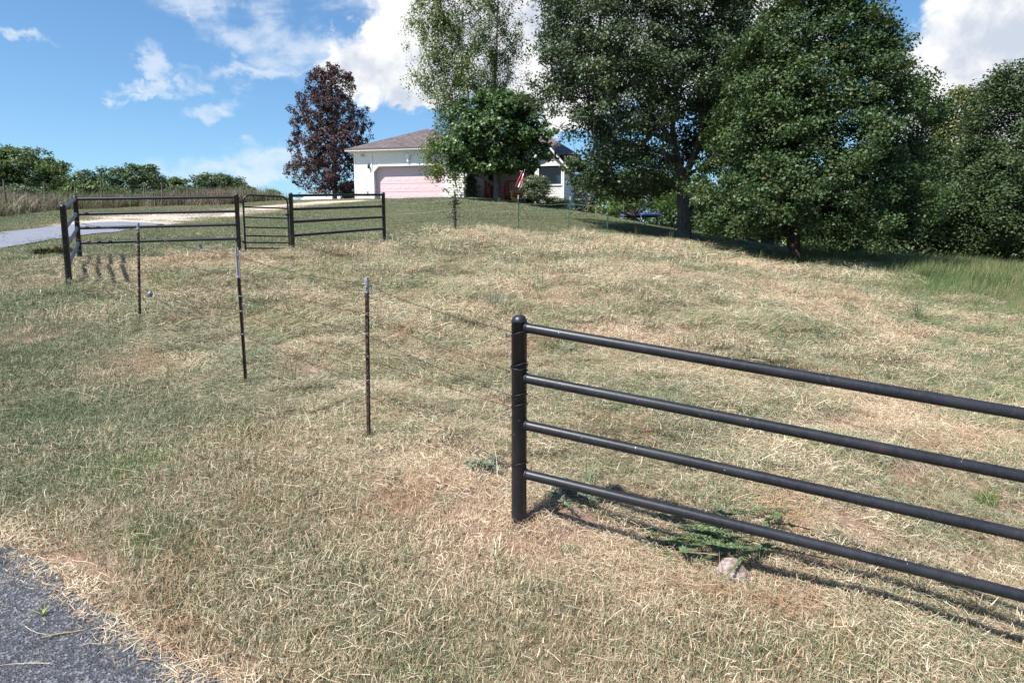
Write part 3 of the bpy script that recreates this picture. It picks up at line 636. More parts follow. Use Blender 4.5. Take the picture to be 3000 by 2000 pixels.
# ------------------------------------------------------------------ fences
def V3(a): return Vector([float(q) for q in a])
def child_at(mb, name, mat, parent, loc, direc=None, rz=0.0):
    """mesh in its own frame, placed at a world point under an unrotated parent"""
    o = mb.build(name, mat, parent); o.location = V3(loc) - parent.location
    if direc is not None: o.rotation_euler = (V3(direc).to_track_quat('Z', 'Y')).to_euler()
    elif rz: o.rotation_euler = (0, 0, rz)
    return o
RH = (1.277, 0.967, 0.676, 0.364)
def pipe_post(parent, b, h=1.35, r=0.0475):
    mb = MB(); e = 0.0
    mb.lathe([(r, -0.3), (r, h - r * 0.95), (r * 1.03, h - r * 0.94), (r * 1.03, h - r * 0.86), (r * 0.97, h - r * 0.62), (r * 0.80, h - r * 0.28), (r * 0.5, h - r * .07), (0.001, h)], n=28)
    return child_at(mb, 'post', M_PIPE, parent, b)
def pipe_rail(parent, a, b, r=0.031):
    a, b = V3(a), V3(b); d = (b - a); L = d.length; mb = MB(); sg_ = Vector((rng.normal() * .003, rng.normal() * .003, 0)); mb.tube([Vector((0, 0, t_ * L)) + sg_ * 4 * t_ * (1 - t_) for t_ in np.linspace(0, 1, 13)], r, 20, False)
    # weld beads where the rail meets the posts
    for z0 in (0.046, L - 0.046): mb.lathe([(r - .001, z0 - .008), (r + .0035, z0 - .005), (r + .006, z0), (r + .0035, z0 + .005), (r - .001, z0 + .008)], n=20)
    return child_at(mb, 'rail', M_PIPE, parent, a, d)
def pipe_panel(parent, A, B, hs=RH):
    for h in hs: pipe_rail(parent, V3(A) + Vector((0, 0, h)), V3(B) + Vector((0, 0, h)))
def bpt(px, py, Y): p = V3(at(px, py, Y)); return p
NP = bpt(1192, 1213, 4.11); NR = bpt(2352, 1533, 3.17)
NE = NP + (NR - NP) * 1.42
near = empty('pipe_fence', NP); tag(near, 'near black pipe fence with domed end post and four long rails running right', 'fence')
pipe_post(near, NP); pipe_post(near, NE); pipe_panel(near, NP, NE)
Pp = [bpt(160, 662, 11.2), bpt(184, 598, 14.6), bpt(550, 586, 15.4), bpt(673, 577.6, 16.1), bpt(883, 556, 19.0)]
left = empty('pipe_fence', Pp[0]); tag(left, 'black pipe fence at far left turning a corner beside the driveway', 'fence')
for q in Pp[:3]: pipe_post(left, q)
pipe_panel(left, Pp[0], Pp[1]); pipe_panel(left, Pp[1], Pp[2])
rgt = empty('pipe_fence', Pp[3]); tag(rgt, 'short black pipe fence panel right of the walk gate, in front of the garage', 'fence')
for q in Pp[3:]: pipe_post(rgt, q)
pipe_panel(rgt, Pp[3], Pp[4])
# walk gate
gd = (Pp[3] - Pp[2]); gd.z = 0; gL = gd.length; gd.normalize(); g0 = Pp[2] + gd * (gL * 0.115) + Vector((0, 0, 0.14)); gW = gL * 0.82; gH = 1.19
gate = empty('walk_gate', g0, math.atan2(gd.y, gd.x)); tag(gate, 'narrow black tubular walk gate with rounded top corners and six cross bars', 'gate')
mb = MB(); rc = 0.15; P = [(0, 0, -0.03)] + [(0, 0, gH - rc)] + [(rc - rc * math.cos(t), 0, gH - rc + rc * math.sin(t)) for t in np.linspace(0.2, math.pi / 2, 7)]
P += [(gW - rc + rc * math.sin(t), 0, gH - rc + rc * math.cos(t)) for t in np.linspace(0, math.pi / 2, 8)] + [(gW, 0, -0.03)]
mb.tube(P, 0.021, 12); mb.build('gate_frame', M_PIPE, gate)
for fz in (0.0, 0.108, 0.233, 0.392, 0.579, 0.767):
    mb = MB(); mb.tube([(0.018, 0, fz * gH + .012), (gW - 0.018, 0, fz * gH + .012)], 0.0165, 10); mb.build('bar', M_PIPE, gate)
for z in (0.15, 1.02):
    mb = MB(); s_ = -gL * 0.115; mb.tube([(s_ - 0.02, -.05, z + .02), (s_ + 0.05, -0.035, z + .02), (-0.05, -.02, z), (0.0, 0, z)], 0.012, 8); mb.tube([(-0.012, 0, z - .03), (-0.012, 0, z + .03)], 0.032, 10)
    mb.tube([(s_ - 0.075, -.0, z + .02), (s_ + 0.02, -.0, z + .02)], 0.011, 8); mb.build('hinge', M_PIPE, gate)
mb = MB(); mb.box(gW - .06, -.03, .76, gW + .03, .03, .80); mb.tube([(gW - .02, -.03, .79), (gW + .05, -.05, .74), (gW + .12, -.05, .70), (gW + .17, 0, .72)], 0.007, 6); mb.build('latch', M_DRYW, gate)

def t_post_mb(h, w=0.034, under=0.15, stud=True):
    mb = MB(); t = 0.0045
    mb.box(-w / 2, -t, -under, w / 2, t, h); mb.box(-t * .8, t, -under, t * .8, w * 0.85, h)
    if stud:
        z = 0.12
        while z < h - 0.03: mb.box(-.006, -t - .007, z, .006, -t, z + .022); z += 0.054
    return mb
wire_f = empty('wire_fence', NP + Vector((-2.6, 2.6, 0.3))); tag(wire_f, 'barbed wire fence on three rusty steel posts in front of the mown slope', 'fence')
TPX = [((846, 1007), (841, 637), 5.26, M_TP), ((566, 883), (545, 568), 6.75, M_TPB), ((320, 740), (316, 512), 8.9, M_TP)]
TP = []
ldir = V3(Pp[0]) - NP; lrz = math.atan2(ldir.y, ldir.x)
for (b, t_, Y, m_) in TPX:
    B = bpt(*b, Y); T = bpt(*t_, Y); h = (T - B).length; TP.append((B, T))
    o = child_at(t_post_mb(1.3 if m_ is M_TP else 1.38, 0.027), 'post', m_, wire_f, B)
    q = (T - B).to_track_quat('Z', 'Y'); o.rotation_euler = (q.to_matrix() @ Matrix.Rotation(lrz + R(100), 3, 'Z')).to_euler(); o.scale = (1, 1, h / (1.3 if m_ is M_TP else 1.38))
def fr(P, px_y, which):
    """world point on a post for a given picture row"""
    B, T = P; Y = B.y; yb, yt = which; f = (yb - px_y) / (yb - yt); return B + (T - B) * f
NPT = (NP, NP + Vector((0, 0, 1.35))); LPT = (Pp[0], Pp[0] + Vector((0, 0, 1.35)))
rows = [  # near post, T3, T2, T1, left post
    [762, 650.5, 585, 524.5, 500], [850, 717, 633, 562, 541], [905, 762, 677, 590, 566], [930, 814, 711, 622, 590], [1062, 869, 764, 660, 622]]
def barbed(name, pts, mat, barbs=True, r=0.0023, parent=wire_f, step=0.12):
    mb = MB(); path = []
    for a, b in zip(pts[:-1], pts[1:]):
        L = (b - a).length; n = max(4, int(L / 0.11)); sg = 0.012 * L * (0.6 + rng.random())
        for i in range(n): t_ = i / n; path.append(a.lerp(b, t_) + Vector(((rng.random() - .5) * .008, (rng.random() - .5) * .008, -4 * sg * t_ * (1 - t_) + (rng.random() - .5) * .007)))
    path.append(pts[-1]); o_ = path[0]; mb.tube([p - o_ for p in path], r, 4, False)
    if barbs:
        for p in path[1:-1]:
            for k_ in range(2):
                d = Vector((rng.random() - .5, rng.random() - .5, rng.random() - .5)).normalized() * 0.019; mb.tube([p - o_ - d, p - o_ + d], r * 0.7, 3, False)
    return child_at(mb, name, mat, parent, o_)
OFF = Vector((-0.02, -0.02, 0))
for i, rw in enumerate(rows):
    pts = [fr(NPT, rw[0], (1213, 725)) + Vector((-.05, 0, 0)), fr(TP[0], rw[1], (1007, 637)) + OFF, fr(TP[1], rw[2], (883, 568)) + OFF, fr(TP[2], rw[3], (740, 512)) + OFF, fr(LPT, rw[4], (662, 470)) + Vector((0.05, -.02, 0))]
    barbed('wire', pts, M_RUSTW if i in (1, 3) else M_WIRE)
    for P_ in pts[1:4]:
        mb = MB(); mb.tube([(-.022, -.004, 0), (0, -.012, -.004), (.022, -.004, 0), (.026, .03, .006)], 0.0026, 5); child_at(mb, 'wire_clip', M_GALV, wire_f, P_ - OFF * 0.5)
def wrap(P, turns, r=0.052):
    mb = MB(); n = 22 * turns
    mb.tube([(r * math.cos(a), r * math.sin(a), 0.012 * math.sin(a * 1.3 + turns) + 0.016 * a / 6.28) for a in np.linspace(0, 6.283 * turns, n)], 0.0026, 5)
    for k_ in range(3): mb.tube([(-r - .005 - .01 * k_, -.02, .004 * k_), (-r - .03, -.03 + .012 * k_, -.012 + .012 * k_)], .003, 4)
    return child_at(mb, 'wire_wrap', M_DRYW, wire_f, P)
for rw, tn in ((770, 1), (850, 3), (907, 1), (930, 1), (1064, 1)): wrap(fr(NPT, rw, (1213, 725)), tn)
for rw in (500, 541, 566, 590, 622): wrap(fr(LPT, rw, (662, 470)), 1)
def tensioner(px, py, a, b, rowi):
    t_ = 0.0; best = None
    A = fr(*a); B_ = fr(*b)
    r_ = ray(px, py)
    for i in range(400):
        q = A.lerp(B_, i / 399); s = q.x / q.y - r_[0] / r_[1]
        if best is None or abs(s) < best[0]: best = (abs(s), q)
    q = best[1].copy(); q.z = r_[2] / r_[1] * q.y
    mb = MB(); mb.lathe([(0.001, -.022), (.042, -.022), (.044, -.017), (.042, -.012), (.016, -.010), (.016, .010), (.042, .012), (.044, .017), (.042, .022), (.001, .022)], n=20)
    mb.box(-.005, -.05, -.03, .005, .05, -.022); mb.box(-.005, -.05, .022, .005, .05, .03); mb.box(-.006, -.006, .02, .006, .006, .05)
    o = child_at(mb, 'wire_strainer', simple('strainer_zinc', (0.15, 0.17, 0.22), 0.5, 0.4, 0.3), wire_f, q); o.scale = (.72,) * 3; return o
o = tensioner(460, 566, (TP[2], 524.5, (740, 512)), (TP[1], 585, (883, 568)), 0)
o = tensioner(345, 675, (TP[2], 660, (740, 512)), (TP[1], 764, (883, 568)), 4); o.rotation_euler = (R(70), R(25), 0)

# green post fence across the lawn edge
GP = [((1190, 532), (1190, 448.5)), ((1306, 525.6), (1310, 451)), ((1395, 533.7), (1396, 460)), ((1479, 541.7), (1483, 475)), ((1549, 547), (1550, 489)), ((1655, 558), (1656, 507)), ((1706, 566), (1706, 513)), ((1752, 574), (1753, 524))]
gf = empty('wire_fence', spot(1190, 533)); tag(gf, 'low wire fence on thin green steel posts along the lawn edge', 'fence')
gpt = []
for b, t_ in GP:
    B = spot(*b); T = bpt(t_[0], t_[1], B.y); h = (T - B).length; gpt.append((B, T))
    o = child_at(t_post_mb(1.35, 0.032, stud=False), 'post', M_TG, gf, B); o.rotation_euler = ((T - B).to_track_quat('Z', 'Y').to_matrix() @ Matrix.Rotation(R(20), 3, 'Z')).to_euler(); o.scale = (1, 1, h / 1.35)
SB = spot(1045, 531); ST = bpt(1046, 436, SB.y)
M_POLYW = simple('pale_wire', (0.45, 0.47, 0.45), 0.5, 0.3)
chain = [(Pp[4], Pp[4] + Vector((0, 0, 1.35)))] + [(SB, ST)] + gpt
for hf, mt in ((0.78, M_POLYW), (0.55, M_POLYW), (0.36, M_WIRE)):
    pts = [a.lerp(b, hf) for a, b in chain]; barbed('wire', pts, mt, False, 0.004, gf)

# tall game fence on the left
M_OLD = simple('weathered_post', (0.16, 0.12, 0.10), 0.85, 0.15)
M_NET = simple('fence_net', (0.09, 0.09, 0.09), 0.7, 0.3, 0.3)
def z8(x, y): return (x / 2.94 / 1.2755, (380 + y / 2.94) / 1.2755)
DF = [((-330, 800), (-330, 395)), ((58, 738), (56, 428)), ((397, 700), (397, 447)), ((660, 690), (660, 453)), ((885, 683), (884, 458)), ((1090, 668), (1088, 460)), ((1250, 664), (1252, 462)), ((1405, 660), (1404, 468)), ((1530, 656), (1530, 478)),
      ((1623, 652), (1622, 486)), ((1712, 651), (1712, 498)), ((1800, 650), (1800, 510)), ((1880, 648), (1880, 522)), ((1990, 642), (1990, 540))]
df = empty('game_fence', spot(*z8(397, 700))); tag(df, 'tall weathered wire mesh fence along the dry field at the left edge', 'fence')
dpts = []
for b, t_ in DF:
    B = spot(*z8(*b)); T = bpt(*z8(*t_), B.y); h = T.z - B.z; dpts.append((B, B + Vector((0, 0, h))))
    mb = MB(); mb.tube([(0, 0, -.2), (0.01, 0, h * .5), (0, 0, h)], [0.05, .045, .04], 7); child_at(mb, 'post', M_OLD, df, B)
mb = MB(); o_ = df.location
for hf in (0.06, 0.2, 0.34, 0.48, 0.62, 0.76, 0.9): mb.tube([a.lerp(b, hf) - o_ for a, b in dpts], 0.0035, 3, False)
for (a, b), (c, d) in zip(dpts[:-1], dpts[1:]):
    n = max(2, int((c - a).length / 0.4))
    for i in range(n): t_ = i / n; mb.tube([a.lerp(c, t_) - o_ + Vector((0, 0, .05)), a.lerp(c, t_).lerp(b.lerp(d, t_), 0.9) - o_], 0.003, 3, False)
mb.build('wire_mesh', M_NET, df)

# far pen, brace posts and barn beyond the crest
pen = empty('livestock_pen', at(592, 462, 78)); tag(pen, 'dark steel livestock pen on the crest seen through the walk gate', 'pen')
w_ = 30 / F * 78; hh = 16 / F * 78
mbp = MB()
for sx_, sy_ in ((-.5, 0), (.5, 0), (.5, 1), (-.5, 1), (0, 0)): mb = MB(); mb.tube([(sx_ * w_, sy_ * 1.2, -.3), (sx_ * w_, sy_ * 1.2, hh)], .06, 6); mb.build('post', M_PIPE, pen)
for k_ in range(6):
    z = hh * (k_ + .5) / 6; mb = MB(); mb.tube([(-w_ / 2, 0, z), (w_ / 2, 0, z)], .035, 5); mb.tube([(-w_ / 2, 1.2, z), (w_ / 2, 1.2, z)], .035, 5); mb.tube([(w_ / 2, 0, z), (w_ / 2, 1.2, z)], .035, 5); mb.tube([(-w_ / 2, 0, z), (-w_ / 2, 1.2, z)], .035, 5); mb.build('rail', M_PIPE, pen)
M_WOOD = simple('grey_wood', (0.30, 0.25, 0.19), 0.85, 0.15, sc=(1, 1, .15), scale=30)
br = empty('brace_fence', at(628, 462, 76)); tag(br, 'weathered wooden brace posts with a sloping pole beyond the crest', 'fence')
def rel(px, py, Y, o): return V3(at(px, py, Y)) - o.location
for a, b in (((619, 462), (619, 448)), ((633, 463), (633, 446)), ((640, 463), (640, 449)), ((650, 463), (650, 451))): mb = MB(); mb.tube([rel(*a, 76, br), rel(*b, 76, br)], .10, 7); mb.build('post', M_WOOD, br)
for a, b in (((607, 450), (633, 450)), ((607, 454), (633, 454)), ((633, 448), (652, 452)), ((607, 458), (633, 458))): mb = MB(); mb.tube([rel(*a, 76, br), rel(*b, 76, br)], .045, 6); mb.build('rail', M_WOOD, br)
M_METALROOF = simple('white_metal', (0.66, 0.67, 0.72), 0.4, 0.5, 0.0, var=.04, sc=(20, 1, 1), scale=3)
M_WHITE = simple('white_paint', (0.78, 0.78, 0.78), 0.5, 0.3, var=.03)
bn = empty('barn', at(760, 470, 88)); tag(bn, 'low white metal barn with a small cupola showing behind the crest left of the garage', 'building')
def rb(px, py, Y=88): return rel(px, py, Y, bn)
e0, e1 = rb(683, 466), rb(880, 466); r0, r1 = rb(705, 445.5, 92), rb(872, 445.5, 92); b0, b1 = e0 + Vector((0, 9, 0)), e1 + Vector((0, 9, 0)); dn = Vector((0, 0, -2.6)); ins = Vector((.3, .3, 0))
MB().add([e0, e1, r1, r0, b1, b0], [(0, 1, 2, 3), (1, 4, 2), (4, 5, 3, 2), (5, 0, 3)]).build('roof', M_METALROOF, bn)
i0, i1, i2, i3 = e0 + Vector((.4, .4, 0)), e1 + Vector((-.4, .4, 0)), b1 + Vector((-.4, -.4, 0)), b0 + Vector((.4, -.4, 0))
MB().add([i0, i1, i2, i3, i0 + dn, i1 + dn, i2 + dn, i3 + dn], [(0, 1, 5, 4), (1, 2, 6, 5), (2, 3, 7, 6), (3, 0, 4, 7)]).build('wall', M_WHITE, bn)
cc = rb(735, 446, 92); mb = MB(); mb.box(cc.x - .45, cc.y - .45, cc.z - .6, cc.x + .45, cc.y + .45, cc.z + .35); cup = mb.build('cupola', M_WHITE, bn)
MB().add([(cc.x - .6, cc.y - .6, cc.z + .35), (cc.x + .6, cc.y - .6, cc.z + .35), (cc.x + .6, cc.y + .6, cc.z + .35), (cc.x - .6, cc.y + .6, cc.z + .35), (cc.x, cc.y, cc.z + .75)], [(0, 1, 4), (1, 2, 4), (2, 3, 4), (3, 0, 4), (3, 2, 1, 0)]).build('cap', simple('red_roof', (.35, .12, .10), .7), cup)

# ------------------------------------------------------------------ house
HY = R(-11); HO = V3(at(816, 459.5, 48.0)); HU = Vector((math.cos(HY), math.sin(HY), 0)); HV = Vector((-math.sin(HY), math.cos(HY), 0))
house = empty('house', HO, HY); tag(house, 'single storey white sided house with a pink double garage door and brown shingle hip roof', 'house')
def H(px, py, v=0.0):
    """(u, z) in the house frame where the picture ray meets the plane v"""
    r_ = V3(ray(px, py)); t_ = (HO + HV * v).dot(HV) / r_.dot(HV); p = r_ * t_ - HO; return p.dot(HU), p.z
M_SID = simple('white_siding', (0.78, 0.76, 0.72), 0.55, 0.3, var=.04)
M_TRIM = simple('white_trim', (0.84, 0.83, 0.82), 0.5, 0.3, var=.02)
M_PINK = simple('pink_garage_door', (0.66, 0.50, 0.53), 0.5, 0.3, var=.02)
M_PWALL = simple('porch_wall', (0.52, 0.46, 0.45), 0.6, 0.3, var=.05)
def shingle():
    m = Mat('shingles'); o = m.obj(); s = m.n('ShaderNodeSeparateXYZ'); m.put(s.inputs[0], o)
    row = m.math('FLOOR', m.math('MULTIPLY', s.outputs[2], 21.0))
    cbn = m.n('ShaderNodeCombineXYZ'); m.put(cbn.inputs[0], m.math('MULTIPLY', m.math('ADD', s.outputs[0], m.math('MULTIPLY', s.outputs[1], 0.7)), 4.5)); m.put(cbn.inputs[1], m.math('MULTIPLY', row, 7.31))
    w = m.n('ShaderNodeTexWhiteNoise', noise_dimensions='2D'); fl = m.n('ShaderNodeVectorMath', operation='FLOOR'); m.put(fl.inputs[0], cbn.outputs[0]); m.put(w.inputs[0], fl.outputs[0])
    c = m.cramp(w.outputs[0], [(0, (0.060, 0.050, 0.054)), (.4, (0.088, 0.073, 0.078)), (.7, (0.115, 0.095, 0.098)), (1, (0.16, 0.135, 0.135))])
    fr_ = m.math('FRACT', m.math('MULTIPLY', s.outputs[2], 21.0)); c = m.mix(m.ramp(fr_, 0.0, 0.18), m.mix(0.55, c, (0.05, .04, .04)), c)
    c = m.mix(m.ramp(m.noise(o, 40, 3), .3, .7), c, m.mix(0.3, c, (.2, .16, .16)))
    return m.bsdf(c, 0.9, 0.12)
M_SHG = shingle()
M_GLASS = Mat('window_glass').bsdf((0.02, 0.03, 0.04), 0.06, 0.8)
def lap(name, quad, parent=house, board=0.16, mat=None):
    """clapboards on a wall: quad = (p0, p1, zbot, ztop) in house frame, facing the left-hand side of p0->p1 reversed"""
    (x0, y0), (x1, y1), z0, z1 = quad; d = Vector((x1 - x0, y1 - y0)); L = d.length; d /= L; nrm = Vector((d.y, -d.x)); mb = MB(); z = z0
    while z < z1 - 1e-3:
        zt = min(z + board, z1); a = 0.018
        P = [(x0 + nrm.x * a, y0 + nrm.y * a, z), (x1 + nrm.x * a, y1 + nrm.y * a, z), (x1, y1, zt), (x0, y0, zt), (x0, y0, z), (x1, y1, z)]
        mb.add(P, [(0, 1, 2, 3), (4, 5, 1, 0)]); z = zt
    return mb.build(name, mat or M_SID, parent)
GW = 7.95; EH = 3.22; D0, D1, DH = 1.42, 6.45, 2.22
lap('wall', ((0, 0), (D0 - .1, 0), -.4, EH)); lap('wall', ((D1 + .1, 0), (GW, 0), -.4, EH)); lap('wall', ((GW, 0), (GW, 6.5), -.5, EH + .0)); lap('wall', ((0, 9), (0, 0), -.5, EH))
mb = MB()                      # vertical grooved boards over the door, with clipped door corners
cz = 0.34; u = D0 - .1
while u < D1 + .1 - 1e-3:
    u2 = min(u + 0.152, D1 + .1); g_ = 0.012
    def bot(q):
        if q < D0 + cz: return max(DH - cz + (q - D0), DH - cz)
        if q > D1 - cz: return max(DH - cz + (D1 - q), DH - cz)
        return DH
    mb.add([(u + g_, 0, bot(u) + .02), (u2 - g_, 0, bot(u2) + .02), (u2 - g_, 0, EH), (u + g_, 0, EH)], [(0, 1, 2, 3)])
    mb.add([(u - .001, 0.010, bot(u) + .02), (u + g_, 0, bot(u) + .02), (u + g_, 0, EH), (u - .001, 0.010, EH)], [(0, 1, 2, 3)]); mb.add([(u2 - g_, 0, bot(u2) + .02), (u2 - .001, .010, bot(u2) + .02), (u2 - .001, .010, EH), (u2 - g_, 0, EH)], [(0, 1, 2, 3)]); u = u2
mb.build('wall', M_SID, house)
mb = MB(); tr = [(D0, -.4), (D0, DH - cz), (D0 + cz, DH), (D1 - cz, DH), (D1, DH - cz), (D1, -.4)]; ti = 0.11
to = [(D0 - ti, -.4), (D0 - ti, DH - cz + .05), (D0 + cz - .05, DH + ti), (D1 - cz + .05, DH + ti), (D1 + ti, DH - cz + .05), (D1 + ti, -.4)]
for i in range(5):
    a, b, c, d = tr[i], tr[i + 1], to[i + 1], to[i]; mb.add([(a[0], -.03, a[1]), (b[0], -.03, b[1]), (c[0], -.03, c[1]), (d[0], -.03, d[1]), (a[0], .36, a[1]), (b[0], .36, b[1]), (c[0], .01, c[1]), (d[0], .01, d[1])], [(0, 3, 2, 1)[::-1], (0, 1, 5, 4), (3, 7, 6, 2)])
mb.build('door_trim', M_TRIM, house)
mb = MB(); dv = .34; mb.add([(D0 - .05, dv, -.4), (D1 + .05, dv, -.4), (D1 + .05, dv, DH + .05), (D0 - .05, dv, DH + .05)], [(0, 1, 2, 3)]); nr, ncx = 4, 8; rh = 2.2 / nr
for j in range(nr):
    mb.box(D0 - .04, dv - .012, j * rh + .012 - .02, D1 + .04, dv - .001, (j + 1) * rh - .012 - .02)
    for i in range(ncx):
        a = D0 + (i + .5) * (D1 - D0) / ncx; w2 = .235
        x0, x1, z0, z1 = a - w2, a + w2, j * rh + .13, (j + 1) * rh - .15
        V = []
        for e, yy in ((0, dv - .013), (.03, dv - .002), (.05, dv - .018)): V += [(x0 + e, yy, z0 + e), (x1 - e, yy, z0 + e), (x1 - e, yy, z1 - e), (x0 + e, yy, z1 - e)]
        Fq = [(k_ + i_, k_ + (i_ + 1) % 4, k_ + 4 + (i_ + 1) % 4, k_ + 4 + i_) for k_ in (0, 4) for i_ in range(4)] + [(8, 9, 10, 11)]
        mb.add(V, Fq)
gdoor = mb.build('garage_door', M_PINK, house)
for u_, w_ in ((0, .09), (GW - .09, .09), (D0 - .19, .07), (D1 + .12, .07)): mb = MB(); mb.box(u_ - .01, -.035, -.4, u_ + w_, .02, EH); mb.build('corner_trim', M_TRIM, house)
ov = 0.47; RZ = EH + 1.95
# hip roof over the garage wing, running back into the main roof
a0, a1 = -ov, GW + ov; mid = GW / 2
Vr = [(a0, -ov, EH), (a1, -ov, EH), (mid, mid, RZ), (mid, 11, RZ), (a0, 11, EH), (a1, 11, EH)]
roof = MB().add([(x, y, z + .14) for x, y, z in Vr], [(0, 1, 2), (0, 2, 3, 4), (1, 5, 3, 2)]).build('roof', M_SHG, house)
mb = MB(); mb.box(a0, -ov, EH + .0, a1, -ov + .03, EH + .15); mb.box(a0, -ov + .03, EH, a0 + .03, 11, EH + .15); mb.box(a1 - .03, -ov + .03, EH, a1, 6.0, EH + .15); mb.build('fascia', M_TRIM, roof)
mb = MB(); mb.box(a0 - .02, -ov - .03, EH + .085, a1 + .02, -ov - .001, EH + .155); mb.build('drip_edge', simple('brown_edge', (.13, .09, .09), .7), roof)
mb = MB(); mb.box(a0 + .03, -ov + .03, EH + .002, a1 - .03, 0.0, EH + .02); mb.box(a0 + .03, 0, EH + .002, 0, 9, EH + .02); mb.box(GW, 0, EH + .002, a1 - .03, 6, EH + .02); mb.build('soffit', M_TRIM, roof)
# main body behind
u1 = 14.9
Vm = [(GW - 2, 6.5 - 1.6, EH), (u1, 6.5 - 1.6, EH), (u1 - 3, 10.5, EH + 2.3), (3.97, 10.5, EH + 2.3), (u1, 16, EH), (GW - 2, 16, EH)]
MB().add([(x, y, z + .12) for x, y, z in Vm], [(0, 1, 2, 3), (1, 4, 2), (4, 5, 3, 2)]).build('roof', M_SHG, house)
mb = MB(); mb.box(GW + .5, 4.88, EH - .03, 12.6, 4.92, EH + .12); mb.build('fascia', M_TRIM, house)
lap('wall', ((GW, 6.5), (12.4, 6.5), -.6, EH), mat=M_PWALL); 
# porch door and narrow window
mb = MB(); q0 = H(1118, 440, 6.45)[0]; mb.box(q0, 6.42, .5, q0 + .55, 6.46, 2.6); wq = mb.build('window', M_GLASS, house)
mb = MB(); mb.box(q0 - .12, 6.40, .4, q0, 6.47, 2.7); mb.box(q0 + .55, 6.40, .4, q0 + .9, 6.47, 2.7); mb.build('frame', M_TRIM, wq)
# porch roof
MB().add([(9.4, 2.1, EH - .35), (12.55, 2.1, EH - .35), (12.2, 4.0, EH + .55), (9.4, 4.9, EH + .75), (13.1, 5.0, EH - .3)], [(0, 1, 2, 3), (1, 4, 2)]).build('porch_roof', M_SHG, house)
mb = MB(); mb.box(9.4, 2.07, EH - .52, 12.58, 2.12, EH - .36); mb.box(12.55, 2.12, EH - .52, 12.6, 5, EH - .36); mb.box(9.4, 2.12, EH - .40, 12.55, 6.4, EH - .37); mb.build('fascia', M_TRIM, house)
# right wing with gable and picture window
wl, _ = H(1212, 440, 0.4); wf, _ = H(1229, 440, -0.2); wr, _ = H(1295, 440, -.2); wv = -.2; WE = H(1300, 378, wv)[1]; zlow = H(1295, 486, wv)[1] - .6
pk = (wl + wr + .3) / 2; PZ = WE + 1.3
lap('wall', ((wf, wv), (wr, wv), zlow, WE - .02)); lap('wall', ((wr, wv), (wr, 5.3), zlow, WE)); lap('wall', ((wf, 6.5), (wf, wv), zlow, WE - .02))
mb = MB(); z = WE
while z < PZ - .02:
    zt = min(z + .13, PZ); f0 = (z - WE) / (PZ - WE); f1 = (zt - WE) / (PZ - WE); L0, R0 = wl + (pk - wl) * f0, wr + (pk - wr) * f0; L1, R1 = wl + (pk - wl) * f1, wr + (pk - wr) * f1
    mb.add([(L0, wv - .016, z), (R0, wv - .016, z), (R1, wv, zt), (L1, wv, zt)], [(0, 1, 2, 3)]); z = zt
mb.build('gable', M_SID, house)
o3 = .35; sl = (PZ - WE) / (pk - wl)
MB().add([(wl - o3, wv - o3, WE - o3 * sl + .05), (pk, wv - o3, PZ + .05), (pk, 9, PZ + .05), (wl - o3, 9, WE - o3 * sl + .05), (wr + o3, wv - o3, WE - o3 * sl + .05), (wr + o3, 9, WE - o3 * sl + .05)], [(0, 1, 2, 3), (1, 4, 5, 2)]).build('roof', M_SHG, house)
mb = MB()
for (xa, xb) in ((wl - o3, pk), (wr + o3, pk)): za, zb = WE - o3 * sl, PZ; mb.add([(xa, wv - o3 - .02, za - .12), (xb, wv - o3 - .02, zb - .12), (xb, wv - o3 - .02, zb + .04), (xa, wv - o3 - .02, za + .04), (xa, wv - o3 + .02, za - .12), (xb, wv - o3 + .02, zb - .12), (xb, wv, zb - .12), (xa, wv, za - .12)], [(0, 1, 2, 3), (0, 4, 5, 1), (4, 7, 6, 5)])
mb.build('fascia', M_TRIM, house)
for q_ in ((wf - .02, wv - .05, wf + .12, wv), (wr - .12, wv - .05, wr + .02, wv), (wr + .002, 5.2, wr + .06, 5.34)): mb = MB(); mb.box(q_[0], q_[1], zlow, q_[2], q_[3], WE - .01); mb.build('corner_trim', M_TRIM, house)
(ux0, uz1), (ux1, uz0) = H(1238, 382, wv), H(1289, 423, wv)
mb = MB(); mb.box(ux0, wv - .03, uz0, ux1, wv - .02, uz1); win = mb.build('window', M_GLASS, house)
mb = MB(); t_ = .09; mb.box(ux0 - t_, wv - .07, uz0 - t_, ux1 + t_, wv - .015, uz0); mb.box(ux0 - t_, wv - .07, uz1, ux1 + t_, wv - .015, uz1 + t_); mb.box(ux0 - t_, wv - .07, uz0, ux0, wv - .015, uz1); mb.box(ux1, wv - .07, uz0, ux1 + t_, wv - .015, uz1)
mb.build('frame', M_TRIM, win)
